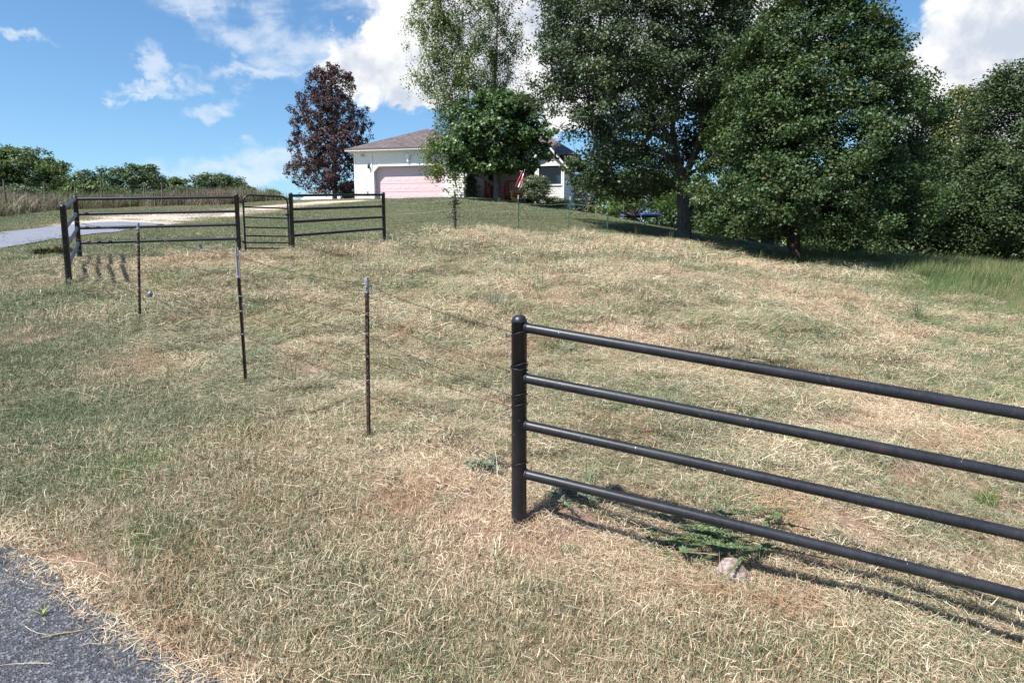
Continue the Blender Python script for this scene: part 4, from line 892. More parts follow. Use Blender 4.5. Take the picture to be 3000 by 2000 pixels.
# deck with red rails and steps
M_RED = simple('red_stained_wood', (0.35, 0.095, 0.062), 0.7, 0.2, var=.25, scale=14)
dvf = 2.6; (du0, dz) = H(1113, 452, dvf); du1 = H(1208, 452, dvf)[0]; dzt = H(1150, 415, dvf)[1]; dz = H(1190, 449, dvf)[1]; s0 = H(1131, 450, dvf)[0]; s1 = H(1165, 450, dvf)[0]
deck = MB(); deck.box(du0, dvf, dz - .22, du1, 6.4, dz); deck = deck.build('deck', M_RED, house); mbf = MB(); mbf.box(du0 + .04, dvf + .04, dz + .002, du1 - .04, 6.38, dz + .03); mbf.build('deck_floor', simple('grey_deck_boards', (.22, .20, .18), .8, .2, sc=(6, .5, 1)), deck)  # grey floor layer added to cut red bounce onto the porch wall
def railing(xa, xb, v_, name='railing'):
    mb = MB(); mb.box(xa, v_ - .045, dzt - .09, xb, v_ + .045, dzt); mb.box(xa, v_ - .03, dz + .08, xb, v_ + .03, dz + .17)
    for x_ in (xa, xb - .1): mb.box(x_, v_ - .05, dz - .6, x_ + .1, v_ + .05, dzt + .0)
    n = max(2, int((xb - xa) / .15))
    for i in range(1, n): x_ = xa + (xb - xa) * i / n; mb.box(x_ - .02, v_ - .055, dz + .02, x_ + .02, v_ - .015, dzt - .05)
    return mb.build(name, M_RED, deck)
railing(du0, s0, dvf); railing(s1, du1, dvf)
gz = zs(*(HO + HU * ((s0 + s1) / 2) + HV * 1.4)[:2]) - HO.z
for i in range(3):
    mb = MB(); mb.box(s0 + .05, dvf - .35 * (i + 1), dz - (dz - gz) * (i + 1) / 4 - .05, s1 - .05, dvf - .35 * i - .02, dz - (dz - gz) * (i + 1) / 4); mb.build('step', M_RED, deck)
for x_ in (s0, s1 - .09):
    mb = MB(); mb.add([(x_ + a, v_, z_) for a in (0, .09) for v_, z_ in ((dvf, dzt - .1), (dvf, dzt), (dvf - 1.2, gz + .95), (dvf - 1.2, gz + .84))], [(0, 1, 2, 3), (7, 6, 5, 4), (0, 4, 5, 1), (1, 5, 6, 2), (2, 6, 7, 3), (3, 7, 4, 0)])
    mb.box(x_, dvf - 1.25, gz - .1, x_ + .1, dvf - 1.13, gz + .95)
    for k_ in range(1, 8): f_ = k_ / 8; mb.box(x_ + .02, dvf - 1.2 * f_ - .02, dz + (gz - dz) * f_ - .05, x_ + .06, dvf - 1.2 * f_ + .02, dzt - .05 + (gz + .9 - dzt) * f_)
    mb.build('stair_rail', M_RED, deck)
mb = MB(); mb.box(du1 - .15, dvf + .05, dz - .5, du1 - .03, dvf + .17, EH - .4); mb.build('porch_post', M_RED, deck)
# fittings on the garage wall
ul, zl = H(848, 383); lamp = MB().lathe([(.001, .16), (.03, .14), (.085, .05), (.075, .03), (.055, -.13), (.03, -.16), (.001, -.17)], (ul, -.14, zl), 10)
lamp.box(ul - .015, -.14, zl + .1, ul + .015, -.03, zl + .13); lamp.box(ul - .04, -.05, zl - .05, ul + .04, -.02, zl + .2); lamp.lathe([(.02, .14), (.012, .2), (.001, .24)], (ul, -.14, zl), 8); lamp.build('wall_lamp', simple('lamp_iron', (.07, .065, .06), .5, .4), house)
uf, zf = H(832, 357); mb = MB(); mb.lathe([(.001, -.05), (.09, -.05), (.09, .02), (.06, .05), (.001, .05)], (uf, -.1, zf), 14); mb.box(uf - .02, -.1, zf, uf + .14, -.02, zf + .06); mb.lathe([(.001, -.04), (.06, -.04), (.06, .03), (.001, .05)], (uf + .13, -.12, zf - .03), 12); mb.build('flood_light', simple('flood_grey', (.45, .42, .38), .5), house)
uo, zo = H(844, 441.5); mb = MB(); mb.box(uo - .06, -.05, zo - .04, uo + .06, -.018, zo + .05); mb.build('outlet_box', simple('outlet_grey', (.3, .27, .27), .6), house)
# steer skull ornament
us, zk = H(938, 356); sk_o = HO + HU * us + HV * (-.06) + Vector((0, 0, zk)); sk = empty('steer_skull', sk_o, HY); tag(sk, 'white steer skull with curved horns hung on the vertical siding over the garage door', 'wall ornament')
mb = MB(); mb.add([(-.16, 0, .1), (.16, 0, .1), (.19, -.03, -.02), (.09, -.05, -.18), (.075, -.06, -.42), (.03, -.06, -.50), (-.03, -.06, -.50), (-.075, -.06, -.42), (-.09, -.05, -.18), (-.19, -.03, -.02), (0, -.12, .02), (0, -.13, -.2), (0, -.10, -.44)],
    [(0, 1, 10), (1, 2, 10), (2, 3, 11, 10), (3, 4, 12, 11), (4, 5, 12), (5, 6, 12), (6, 7, 12), (7, 8, 11, 12), (8, 9, 10, 11), (9, 0, 10)]); mb.build('skull', M_TRIM, sk)
for s_ in (-1, 1): mb = MB(); mb.tube([(s_ * .14, -.03, .05), (s_ * .26, -.05, .03), (s_ * .38, -.06, .07), (s_ * .43, -.06, .15), (s_ * .41, -.05, .2)], [.035, .033, .026, .016, .004], 8); mb.build('horn', M_TRIM, sk)
# flag hanging from the porch
fp = V3(at(1209, 372, 45.2)); flag = empty('flag', fp); tag(flag, 'striped red and white national flag hanging limp from a tilted pole at the porch', 'flag')
ft = V3(at(1206, 384, 45.0)); mb = MB(); mb.tube([(0, .9, -.9), (0.05, 0, .05)], .018, 8); mb.build('pole', M_WHITE, flag)
F0, F1 = V3(at(1203, 376, 45)), V3(at(1205, 376, 45)); nu, nv = 40, 26
Vf, Ff, Mi = [], [], []
for j in range(nv + 1):
    for i in range(nu + 1):
        s, t_ = i / nu, j / nv        # s along the stripes (down), t across
        px_ = 1208 - 17 * s + (t_ - .5) * (7 + 11 * s) + 1.5 * math.sin(t_ * 9 + s * 3); py_ = 376 + 54 * s + 4 * (t_ - .5) + 6 * (0.5 - t_) * (1 - s)
        Vf.append(V3(at(px_, py_, 45.0 + .10 * math.sin(t_ * 15 + s * 4))) - fp)
me_m = [simple('flag_red', (.55, .02, .05), .8, .1), simple('flag_white', (.8, .8, .8), .8, .1), simple('flag_blue', (.02, .03, .14), .8, .1)]
mb = MB()
for j in range(nv):
    for i in range(nu):
        canton = i < nu * .4 and j >= nv * 6 / 13
        star = canton and (i % 3 == 1) and (j % 3 == 1)
        mb.cm = (1 if star else 2) if canton else (j * 13 // nv) % 2
        b = j * (nu + 1) + i; q = [Vf[b], Vf[b + 1], Vf[b + nu + 2], Vf[b + nu + 1]]; mb.add(q, [(0, 1, 2, 3)], True)
mb.build('cloth', parent=flag, mats=me_m)
# small yard objects
def statue():
    b = spot(1181, 463); b = V3(at(1181, 459, 43.0)); b.z = zs(b.x, b.y); o = empty('yard_ornament', b); tag(o, 'yellow long necked bird shaped yard ornament beside the deck', 'ornament')
    my, mw = simple('yellow_plastic', (.62, .33, .05), .5), simple('pale_plastic', (.55, .55, .50), .5)
    mb = MB(); mb.tube([(-.30, 0, .62), (-.20, 0, .66), (-.12, 0, .60), (-.13, 0, .48), (-.17, 0, .36), (-.10, 0, .22), (.04, 0, .15), (.22, 0, .14), (.32, 0, .20)], [.02, .05, .07, .055, .06, .11, .13, .10, .02], 10); mb.build('body', my, o)
    mb = MB(); mb.lathe([(.001, 0), (.20, 0), (.21, .03), (.001, .05)], n=12); mb.build('base', mw, o)
statue()
b = V3(at(1200, 458, 44.5)); b.z = zs(b.x, b.y); gz_ = empty('garden_pot', b); tag(gz_, 'dark green round garden pot with pale rim beside the yellow ornament', 'pot'); MB().lathe([(.001, 0), (.16, 0), (.25, .22), (.24, .42), (.2, .44)], n=14).build('pot', simple('dark_pot', (.04, .07, .06), .5), gz_); MB().lathe([(.2, .43), (.27, .43), (.27, .48), (.2, .48), (.2, .43)], n=14).build('rim', M_WHITE, gz_); gz_.scale = (.6, .6, .6)
b = V3(at(1101, 459, 45.5)); b.z = zs(b.x, b.y); st = empty('garden_stake', b); tag(st, 'small dark red disc on a thin garden stake right of the climbing plant', 'garden stake'); MB().tube([(0, 0, 0), (0, 0, .8)], .015, 6).build('stake', M_DRYW, st); mb = MB(); mb.tube([(0, -.02, .8), (0, .02, .8)], .13, 12); mb.tube([(-.22, 0, .82), (-.1, 0, .8)], .03, 6); mb.build('disc', simple('dark_red', (.14, .035, .03), .6), st)
# trampoline
tb = V3(at(1472, 497, 48.5)); tr_o = tb.copy(); zt_ = tb.z; tr_o.z = zs(tb.x, tb.y); tr = empty('trampoline', tr_o); tag(tr, 'round trampoline with blue pad and safety net behind the small peach tree', 'trampoline')
Hh = max(.75, zt_ - tr_o.z); Rr = 1.37
MB().lathe([(Rr - .28, Hh), (Rr - .28, Hh + .03), (Rr + .03, Hh + .02), (Rr + .05, Hh - .10), (Rr + .0, Hh - .16)], n=32).build('pad', simple('blue_pad', (.05, .09, .30), .4, .4), tr)
MB().lathe([(.001, Hh - .06), (Rr - .25, Hh), (Rr - .24, Hh - .03)], n=32).build('mat', M_DRYW, tr)
for k_ in range(6):
    a = k_ * math.pi / 3 + .35; c_, s_ = math.cos(a) * (Rr + .02), math.sin(a) * (Rr + .02); MB().tube([(c_, s_, Hh - .1), (c_, s_, Hh + 1.75)], .022, 8).build('net_pole', M_GALV, tr); MB().tube([(c_, s_, Hh - .1), (c_, s_, -.6)], .022, 8).build('leg', M_GALV, tr)
mb = MB(); n = 60
for k_ in range(n): a = 2 * math.pi * k_ / n; mb.tube([(Rr * math.cos(a) * .97, Rr * math.sin(a) * .97, Hh), (Rr * math.cos(a) * .97, Rr * math.sin(a) * .97, Hh + 1.65)], .004, 3, False)
for z in np.linspace(.1, 1.65, 16): mb.tube([(Rr * .97 * math.cos(a), Rr * .97 * math.sin(a), Hh + z) for a in np.linspace(0, 6.283, 33)], .004, 3, False)
mb.build('net', M_DRYW, tr)
b = spot(1349, 486); wp = empty('brace_post', V3(at(1352, 487, 44))); tag(wp, 'short wooden post with a long diagonal brace between bare shrub and lawn', 'post'); MB().tube([(0, 0, -.3), (0, 0, .55)], .07, 8).build('post', simple('new_wood', (.38, .25, .14), .8), wp); MB().tube([(-.15, 0, .55), (1.2, .1, -.35)], .045, 7).build('brace', M_WOOD, wp)
# rock under the near rail
rp = spot(1684, 1318); rk = MB(); pr = [(-.10, -.045, -.03), (.055, -.075, -.03), (.12, .0, -.03), (.05, .085, -.03), (-.075, .075, -.03), (-.105, -.02, .045), (.035, -.06, .03), (.10, -.005, .065), (.02, .055, .125), (-.07, .045, .11), (-.03, .0, .095)]
bm_ = bpy.data.meshes.new('rock'); import bmesh
bmh = bmesh.new(); [bmh.verts.new(q) for q in pr]; bmesh.ops.convex_hull(bmh, input=bmh.verts[:]); bmesh.ops.bevel(bmh, geom=bmh.edges[:], offset=.006, segments=1, affect='EDGES'); bmh.to_mesh(bm_); bmh.free()
mr = Mat('rock'); n1 = mr.noise(mr.obj(), 22, 6, .65); cr = mr.cramp(mr.ramp(n1, .3, .7), [(0, (.09, .055, .045)), (.35, (.20, .15, .13)), (.6, (.27, .225, .205)), (1, (.34, .31, .29))])
rock = link('rock', bm_, mr.bsdf(cr, .8, .3, normal=mr.bump(n1, .8, .01))); rock.location = rp + Vector((0, 0.02, .02)); rock.rotation_euler = (0, 0, R(-25)); rock.scale = (.85, .85, .8); tag(rock, 'angular pinkish grey rock half shaded under the near black fence', 'rock')
for (px_, py_, s_) in ((1975, 1098 + 305, .35), (1546, 1101, .35)):
    r2 = rock.copy(); COL.objects.link(r2); p_ = spot(px_, py_); r2.location = p_; r2.scale = (s_ * 1.6, s_ * 1.3, s_ * .5); r2.rotation_euler = (0, 0, px_)
    r2['label'] = 'small flat stone in bare soil right of the near end post' if px_ < 1600 else 'small flat stone below the lowest near rail, right of the big rock'

# bits of straw lying on the asphalt
def on_road(px_, py_): p_ = ghit(px_, py_); return V3((p_[0], p_[1], p_[2] + .006))
o_ = on_road(140, 1462); stx = MB(); stx.tube([(-.075, -.02, .003), (-.02, .004, .008), (.04, .022, .006), (.085, .045, .004)], .0022, 5); stx.tube([(-.02, .0, .006), (.02, .026, .009)], .0014, 4)
s1_ = stx.build('dry_stem', simple('straw_stem', (.48, .34, .18), .7)); s1_.location = o_; tag(s1_, 'single dry straw stem lying on the asphalt at bottom left', 'straw')
o_ = on_road(100, 1412); V, Fl, a1, a2 = blades(26, .03, (.03, .085), (.003, .006), .45, curl=1.0, seg=3); me = np_mesh('grass_sprig', V, Fl, {'rnd': a1, 'rn2': a2}); s2_ = link('grass_sprig', me, simple('pale_sprig', (.34, .38, .16), .7)); s2_.location = o_; tag(s2_, 'small pale grass sprig growing through the asphalt', 'grass clump')

# ------------------------------------------------------------------ trees and shrubs
def leaf_mat(name, stops, rough=0.45, spec=0.5, transf=0.25, tcol=None, patchy=0.35, psc=0.8, alt=None, altf=0.0):
    m = Mat(name); r_ = m.attr('rnd'); p = m.pos(); n = m.noise(p, psc, 3, 0.6)
    x = m.math('ADD', m.math('MULTIPLY', r_, 1 - patchy), m.math('MULTIPLY', m.ramp(n, .3, .7), patchy), clamp=True)
    c = m.cramp(x, stops)
    if alt is not None: c = m.mix(m.math('MULTIPLY', m.ramp(m.attr('rn2'), 1 - altf - .01, 1 - altf + .01), .8), c, alt)
    return m.bsdf(c, rough, spec, transf=transf, trans=tcol or c)
def bark_mat(name, a, b, sc=(6, 6, 1.2), bump=0.9):
    m = Mat(name); o = m.obj(); n = m.noise(o, 3, 7, .7, sc=sc, dist=.6); c = m.mix(m.ramp(n, .35, .65), a, b)
    lich = m.ramp(m.noise(o, 1.6, 4, .6), .55, .7); c = m.mix(m.math('MULTIPLY', lich, .35), c, tuple(min(1, q * 1.5 + .03) for q in b))
    return m.bsdf(c, .9, .15, normal=m.bump(n, bump, .05))
K_DARK = bark_mat('dark_bark', (.035, .028, .024), (.10, .08, .068)); K_GREY = bark_mat('grey_bark', (.06, .05, .045), (.17, .145, .13)); K_PALE = bark_mat('pale_bark', (.22, .16, .13), (.48, .38, .32), sc=(2, 2, 5))
L_OAK = leaf_mat('oak_leaf', [(0, (.020, .042, .012)), (.5, (.047, .088, .024)), (.85, (.082, .130, .040)), (1, (.12, .17, .06))], .5, .4, .25, alt=(.13, .10, .035), altf=.05)
L_MAPLE = leaf_mat('maple_leaf', [(0, (.026, .048, .018)), (.5, (.055, .09, .034)), (.85, (.095, .135, .056)), (1, (.14, .17, .085))], .48, .45, .25, alt=(.14, .11, .05), altf=.03)
L_BIRCH = leaf_mat('birch_leaf', [(0, (.055, .10, .022)), (.5, (.13, .19, .048)), (.85, (.24, .29, .095)), (1, (.36, .40, .17))], .42, .5, .42, alt=(.40, .36, .08), altf=.04)
L_RED = leaf_mat('redbud_leaf', [(0, (.03, .065, .018)), (.5, (.08, .14, .042)), (.85, (.13, .205, .07)), (1, (.20, .28, .12))], .45, .45, .22)
L_DEAD = leaf_mat('dead_leaf', [(0, (.032, .017, .020)), (.5, (.082, .047, .050)), (.85, (.14, .088, .088)), (1, (.20, .145, .14))], .7, .2, .08)
L_WOOD = leaf_mat('wood_leaf', [(0, (.024, .046, .016)), (.5, (.05, .085, .028)), (.85, (.09, .13, .046)), (1, (.12, .16, .065))], .55, .35, .25)
L_YEL = leaf_mat('yellow_green_leaf', [(0, (.05, .075, .018)), (.5, (.11, .14, .035)), (.85, (.19, .21, .06)), (1, (.27, .28, .09))], .45, .5, .3)
L_LIME = leaf_mat('peach_leaf', [(0, (.04, .09, .015)), (.5, (.10, .19, .035)), (.85, (.18, .29, .06)), (1, (.26, .38, .10))], .42, .5, .32)
L_JUN = leaf_mat('juniper_leaf', [(0, (.10, .17, .02)), (.5, (.24, .36, .04)), (1, (.40, .50, .09))], .6, .3, .25)
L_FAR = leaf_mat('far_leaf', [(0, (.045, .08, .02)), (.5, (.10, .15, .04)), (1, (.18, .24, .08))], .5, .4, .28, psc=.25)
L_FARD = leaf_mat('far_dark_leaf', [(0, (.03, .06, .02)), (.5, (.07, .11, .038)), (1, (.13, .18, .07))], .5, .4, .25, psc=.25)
L_GREYT = simple('bare_twig', (.30, .30, .30), .8, .15)
L_SHR = leaf_mat('shrub_leaf', [(0, (.05, .08, .03)), (.5, (.11, .16, .065)), (1, (.20, .25, .12))], .5, .4, .3, alt=(.62, .50, .62), altf=.07)
L_CEDAR = leaf_mat('cedar_leaf', [(0, (.07, .10, .045)), (.5, (.18, .24, .11)), (1, (.36, .43, .24))], .55, .3, .25)
L_WEEDR = leaf_mat('reddish_weed', [(0, (.05, .06, .015)), (.5, (.12, .10, .03)), (1, (.22, .13, .06))], .6, .3, .25)
L_BLUE = leaf_mat('blue_green_grass', [(0, (.12, .15, .10)), (.5, (.22, .265, .185)), (1, (.38, .43, .32))], .55, .3, .25)

def leaves_np(C, rad, per, size, flat=0.62, up=0.55, droop=0.0, fold=0.25, aspect=1.55, hollow=0.0, centre=None, outw=0.5):
    """leaf faces for clumps C (n,3) of radius rad; folded diamond leaves, two triangles each"""
    n = len(C); N_ = n * per; c = np.repeat(C, per, 0); rr = np.repeat(rad, per)
    d = rng.normal(size=(N_, 3)); d /= np.linalg.norm(d, axis=1)[:, None]
    rad_ = rng.random(N_) ** (0.45); off = d * (rad_ * rr)[:, None]; off[:, 2] *= flat
    if droop: off[:, 2] -= rng.random(N_) ** 1.4 * droop * rr
    P = c + off
    cen = centre if centre is not None else C.mean(0)
    o = P - cen; o /= np.linalg.norm(o, axis=1)[:, None] + 1e-6
    nrm = o * outw + np.array([0, 0, up]) + rng.normal(size=(N_, 3)) * 0.55; nrm /= np.linalg.norm(nrm, axis=1)[:, None]
    t = rng.normal(size=(N_, 3)) + np.array([0, 0, -0.8 * (1 if droop else 0.25)]); t -= nrm * (t * nrm).sum(1)[:, None]; t /= np.linalg.norm(t, axis=1)[:, None]
    b = np.cross(nrm, t); s = size * (0.6 + 0.8 * rng.random(N_)); L = (s * .5)[:, None]; Wd = (s * .5 / aspect)[:, None]; up_ = nrm * (s * fold * .35)[:, None]
    V = np.stack([P - t * L, P + b * Wd + up_, P + t * L, P - b * Wd + up_], 1).reshape(-1, 3)
    i = np.arange(N_)[:, None] * 4; Fq = np.concatenate([i + np.array([0, 1, 2]), i + np.array([0, 2, 3])])
    r1 = np.repeat(np.clip(np.repeat(rng.random(n), per) * .35 + rng.random(N_) * .65, 0, 1), 4); r2 = np.repeat(rng.random(N_), 4)
    return V, Fq, r1, r2
def grow(trunk, clumps, r_tip=0.012, droop=False):
    """skeleton: trunk = list of (pos, radius) polylines; every clump joined to the nearest lower limb"""
    nodes = []; par = []; rad = []
    for pl in trunk:
        prev = None
        for k_, (p, r_) in enumerate(pl):
            p = np.array(p, float)
            if k_ == 0 and nodes:
                d = [np.linalg.norm(q - p) for q in nodes]; j = int(np.argmin(d))
                if d[j] < 0.5: prev = j; continue
            if prev is not None and k_:
                a = nodes[prev]; L = np.linalg.norm(p - a); m = max(1, int(L / .45)); r0 = rad[prev]
                for i in range(1, m + 1): nodes.append(a + (p - a) * i / m + (rng.normal(size=3) * .02 if i < m else 0)); par.append(prev if i == 1 else len(nodes) - 2); rad.append(r0 + (r_ - r0) * i / m)
                prev = len(nodes) - 1
            else: nodes.append(p); par.append(-1); rad.append(r_); prev = len(nodes) - 1
    nt_ = len(nodes); base = nodes[0]; segs = []
    order = np.argsort([np.linalg.norm(c - (base + [0, 0, c[2] * .35 + base[2] * -.35])) for c in clumps])
    arr = np.zeros((nt_ + len(clumps) * 5, 3)); arr[:nt_] = nodes; n = nt_; cnt = {}
    zmin = base[2] + 0.25 * (max(c[2] for c in clumps) - base[2])
    for ci in order:
        c = clumps[ci]; dv = c - arr[:n]; dist = np.linalg.norm(dv, axis=1); cost = dist + np.maximum(0, -dv[:, 2] + 0.25 * dist) * 0.9; low = arr[:n, 2] < min(zmin, c[2] - .1) - 0.0
        cost = cost + np.where((np.arange(n) < nt_) & (arr[:n, 2] < base[2] + .2 * (zmin - base[2])), 5, 0)
        j = int(np.argmin(cost)); a = arr[j]; L = dist[j]; m = min(4, max(1, int(L / .4)))
        side = rng.normal(size=3) * .07 * L; prev = j
        for i in range(1, m + 1):
            t_ = i / m; q = a + (c - a) * t_ + side * math.sin(math.pi * t_) + np.array([0, 0, .10 * L * math.sin(math.pi * t_)])
            arr[n] = q; par.append(prev); rad.append(0); prev = n; n += 1
    arr = arr[:n]; load = np.zeros(n)
    isleaf = np.ones(n, bool)
    for p in par:
        if p >= 0: isleaf[p] = False
    load[isleaf] = 1
    for i in range(n - 1, nt_ - 1, -1):
        if par[i] >= 0: load[par[i]] += load[i]
    for i in range(nt_, n): rad[i] = r_tip * load[i] ** 0.42
    return arr, par, rad, nt_
def skel_mesh(arr, par, rad, nt_, sides=6):
    mb = MB()
    kids = {}
    for i, p in enumerate(par): kids.setdefault(p, []).append(i)
    trunk_r = rad
    def chain(s):
        out = [s]
        while True:
            k_ = [q for q in kids.get(out[-1], [])]
            if not k_: break
            # continue with the thickest child
            q = max(k_, key=lambda t: rad[t]); out.append(q)
        return out
    starts = [i for i, p in enumerate(par) if p < 0]; seen = set()
    stack = [(s, None) for s in starts]
    while stack:
        s, parent_i = stack.pop(); ch = chain(s); pts = ([arr[parent_i]] if parent_i is not None else []) + [arr[i] for i in ch]
        rr = ([min(rad[ch[0]] * 1.15, rad[parent_i])] if parent_i is not None else []) + [max(rad[i], .006) for i in ch]
        if len(pts) > 1: mb.tube(pts, rr, sides if max(rr) > .05 else (4 if max(rr) > .02 else 3), False)
        for i in ch:
            main = None
            ks = kids.get(i, [])
            if ks:
                nx = max(ks, key=lambda t: rad[t])
                for q in ks:
                    if q != nx: stack.append((q, i))
    return mb
def px3(px, py, Y): return np.array(at(px, py, Y))
sd_ = 100
def make_tree(name, label, cat, base, Y, rows, nclump, cr, per, leaf, lmat, bark, trunk=None, r0=0.2, depth=0.9, droop=0.0, flat=.62, hollow=0.55, group=None, up=.55, aspect=1.55, fill=0.0, zsq=1.0, sides=10, r_tip=.012, sag=0, zbot=None, holes=None, tipjit=0.0, outw=.5, trunktop=.75, clear=None, lump=1.0, front=None):
    global sd_; sd_ += 1
    """rows: picture outline (y, x_left, x_right) at distance Y; the crown is given the same depth as its width"""
    mpp = Y / F
    b = V3(at(base[0], base[1], Y))
    if zbot is None: b.z = zs(b.x, b.y)
    rows = sorted(rows); ys = np.array([r_[0] for r_ in rows]); xl = np.array([r_[1] for r_ in rows]); xr = np.array([r_[2] for r_ in rows])
    C = []; area = np.interp(np.linspace(ys[0], ys[-1], 200), ys, xr - xl); cdf = np.cumsum(area); cdf = cdf / cdf[-1]; yy = np.linspace(ys[0], ys[-1], 200)
    rad = []
    tries = 0
    while len(C) < nclump and tries < nclump * 40:
        tries += 1
        y = np.interp(rng.random(), cdf, yy); l = np.interp(y, ys, xl); r_ = np.interp(y, ys, xr); cpx = cr / mpp; half = max((r_ - l) / 2 - cpx * .55, 3)
        a = rng.random() * 2 * math.pi; q = rng.random() ** 0.5; half *= lump * .50 * float(vnoise(a * 2.2 * max(1, half * mpp / 2.5), y * mpp / (cr * 2.0), 1.0, sd_)) + 1 - lump * .22
        q = hollow + (1 - hollow) * q if rng.random() > fill else q
        x = (l + r_) / 2 + half * q * math.cos(a); dy = half * q * math.sin(a) * mpp * depth
        if holes and any(((x - h[0]) / h[2]) ** 2 + ((y - h[1]) / h[3]) ** 2 < 1 for h in holes): continue
        if clear and dy < .8 and any(((x - h[0]) / h[2]) ** 2 + ((y - h[1]) / h[3]) ** 2 < 1 for h in clear): continue
        yp = min(max(y, ys[0] + cpx * .35), ys[-1] - cpx * .3)
        # keep the traced outline true at this distance: place in space, not in the picture
        c0 = px3(x, yp, Y); c0[1] += dy; c0[0] += (rng.random() - .5) * .1
        if front and x < front[0] and c0[1] > front[1]: c0 = px3(x, yp, front[1] - rng.random() * 1.6)
        C.append(c0); rad.append(cr * (.65 + .7 * rng.random()))
    C = np.array(C); rad = np.array(rad)
    t_ = empty(name, b); tag(t_, label, cat, group)
    cx = C[:, 0].mean(); top = C[:, 2].max()
    if trunk is None:
        h = top - b.z; tp = [(0, 0, -.1, r0 * 1.25), (0, 0, .25, r0), ]
        n_ = 6
        pts = [((b.x, b.y, b.z - .15), r0 * 1.35), ((b.x, b.y, b.z + .3), r0)]
        for k_ in range(1, n_ + 1): f_ = k_ / n_ * trunktop; pts.append(((b.x + (cx - b.x) * f_ + rng.normal() * .05, b.y + rng.normal() * .05, b.z + h * f_), r0 * (1 - .85 * k_ / n_)))
        trunk = [pts]
    else: trunk = [[(tuple(px3(p[0], p[1], Y + (p[3] if len(p) > 3 else 0)) if k_ or True else 0), p[2]) for k_, p in enumerate(pl)] for pl in trunk]
    arr, par, rd, nt_ = grow(trunk, list(C), r_tip)
    mb = skel_mesh(arr - np.array(b), par, rd, nt_, sides); mb.build('trunk', bark, t_)
    V, Fq, r1, r2 = leaves_np(C - np.array(b), rad, per, leaf, flat=flat, droop=droop, up=up, aspect=aspect, centre=np.array([cx, b.y, (C[:, 2].min() * .6 + top * .4)]) - np.array(b), outw=outw)
    link('crown', np_mesh('crown', V, Fq, {'rnd': r1, 'rn2': r2}), lmat, t_)
    return t_
# big oak
make_tree('oak_tree', 'dense dark glossy leaved oak with a low spreading crown, nearest tree to the field', 'tree', (1825, 603), 25,
    [(-75, 1835, 1930), (-30, 1790, 1965), (0, 1762, 1985), (75, 1722, 2045), (130, 1690, 2076), (210, 1662, 2128), (300, 1635, 2122), (400, 1608, 2115), (470, 1586, 2110), (505, 1592, 2108), (528, 1620, 2105), (546, 1690, 2095)],
    1300, .50, 125, .105, L_OAK, K_DARK, trunk=[[(1825, 612, .34), (1825, 596, .25), (1822, 540, .21), (1822, 460, .19), (1830, 380, .17), (1842, 280, .13), (1855, 150, .09), (1865, 0, .04)]], depth=.95, hollow=.5, flat=.62, fill=.40, lump=.7)
# big maple with forked trunk
make_tree('maple_tree', 'largest tree, wide grey green maple with a thick forked grey trunk', 'tree', (1572, 552), 30.5,
    [(-190, 1380, 1600), (-120, 1300, 1690), (-40, 1235, 1745), (20, 1215, 1765), (80, 1205, 1770), (150, 1212, 1765), (215, 1222, 1752), (270, 1245, 1735), (330, 1275, 1715), (390, 1300, 1690), (425, 1325, 1600), (452, 1365, 1560)],
    1400, .60, 115, .12, L_MAPLE, K_GREY, trunk=[
        [(1572, 562, .42), (1572, 545, .33), (1571, 500, .285), (1570, 450, .27), (1568, 415, .25), (1556, 370, .18), (1548, 330, .14), (1520, 290, .11, -.3), (1480, 250, .08, -.8), (1430, 190, .05, -1)],
        [(1569, 418, .22), (1584, 380, .16), (1598, 345, .14), (1612, 300, .12), (1620, 250, .10), (1640, 170, .08), (1650, 80, .05)],
        [(1549, 335, .12), (1540, 260, .10), (1510, 150, .08), (1500, 30, .05)],
        [(1557, 372, .10), (1520, 352, .08, -.8), (1470, 335, .07, -1.5), (1400, 320, .05, -2)],
        [(1598, 346, .09), (1640, 320, .08, .6), (1690, 280, .05, 1)],
        [(1548, 335, .08), (1480, 300, .07, 1.5), (1400, 270, .05, 2), (1330, 262, .03, 2.5)]],
    depth=.85, hollow=.45, flat=.62, holes=[(1310, 262, 50, 26), (1350, 315, 45, 26), (1262, 170, 10, 12), (1275, 300, 30, 20), (1325, 350, 20, 14)], fill=.35, sides=14, clear=[(1575, 440, 50, 130), (1535, 330, 55, 40), (1610, 320, 30, 60), (1560, 370, 70, 40)])
# birch
make_tree('birch_tree', 'tall airy light green birch with drooping branch ends right of the garage', 'tree', (1144, 462), 48.0,
    [(-150, 1010, 1120), (-60, 950, 1180), (0, 945, 1190), (30, 924, 1200), (80, 935, 1204), (130, 950, 1200), (185, 945, 1205), (235, 985, 1190), (285, 985, 1160), (320, 962, 1120), (360, 962, 1080), (400, 975, 1060)],
    860, .44, 80, .12, L_BIRCH, K_PALE, trunk=[[(1145, 470, .18), (1143, 400, .16), (1138, 300, .14), (1136, 215, .12), (1138, 150, .09), (1142, 60, .06), (1145, -60, .03)], [(1143, 400, .12), (1108, 330, .09), (1080, 250, .08), (1062, 150, .06), (1050, 40, .04)], [(1108, 330, .07), (1040, 310, .05, -1), (1000, 330, .03, -1.5)]],
    depth=.42, droop=1.5, flat=.8, hollow=.15, up=.25, aspect=1.7, fill=.6, r_tip=.009, front=(1110, 45.3))
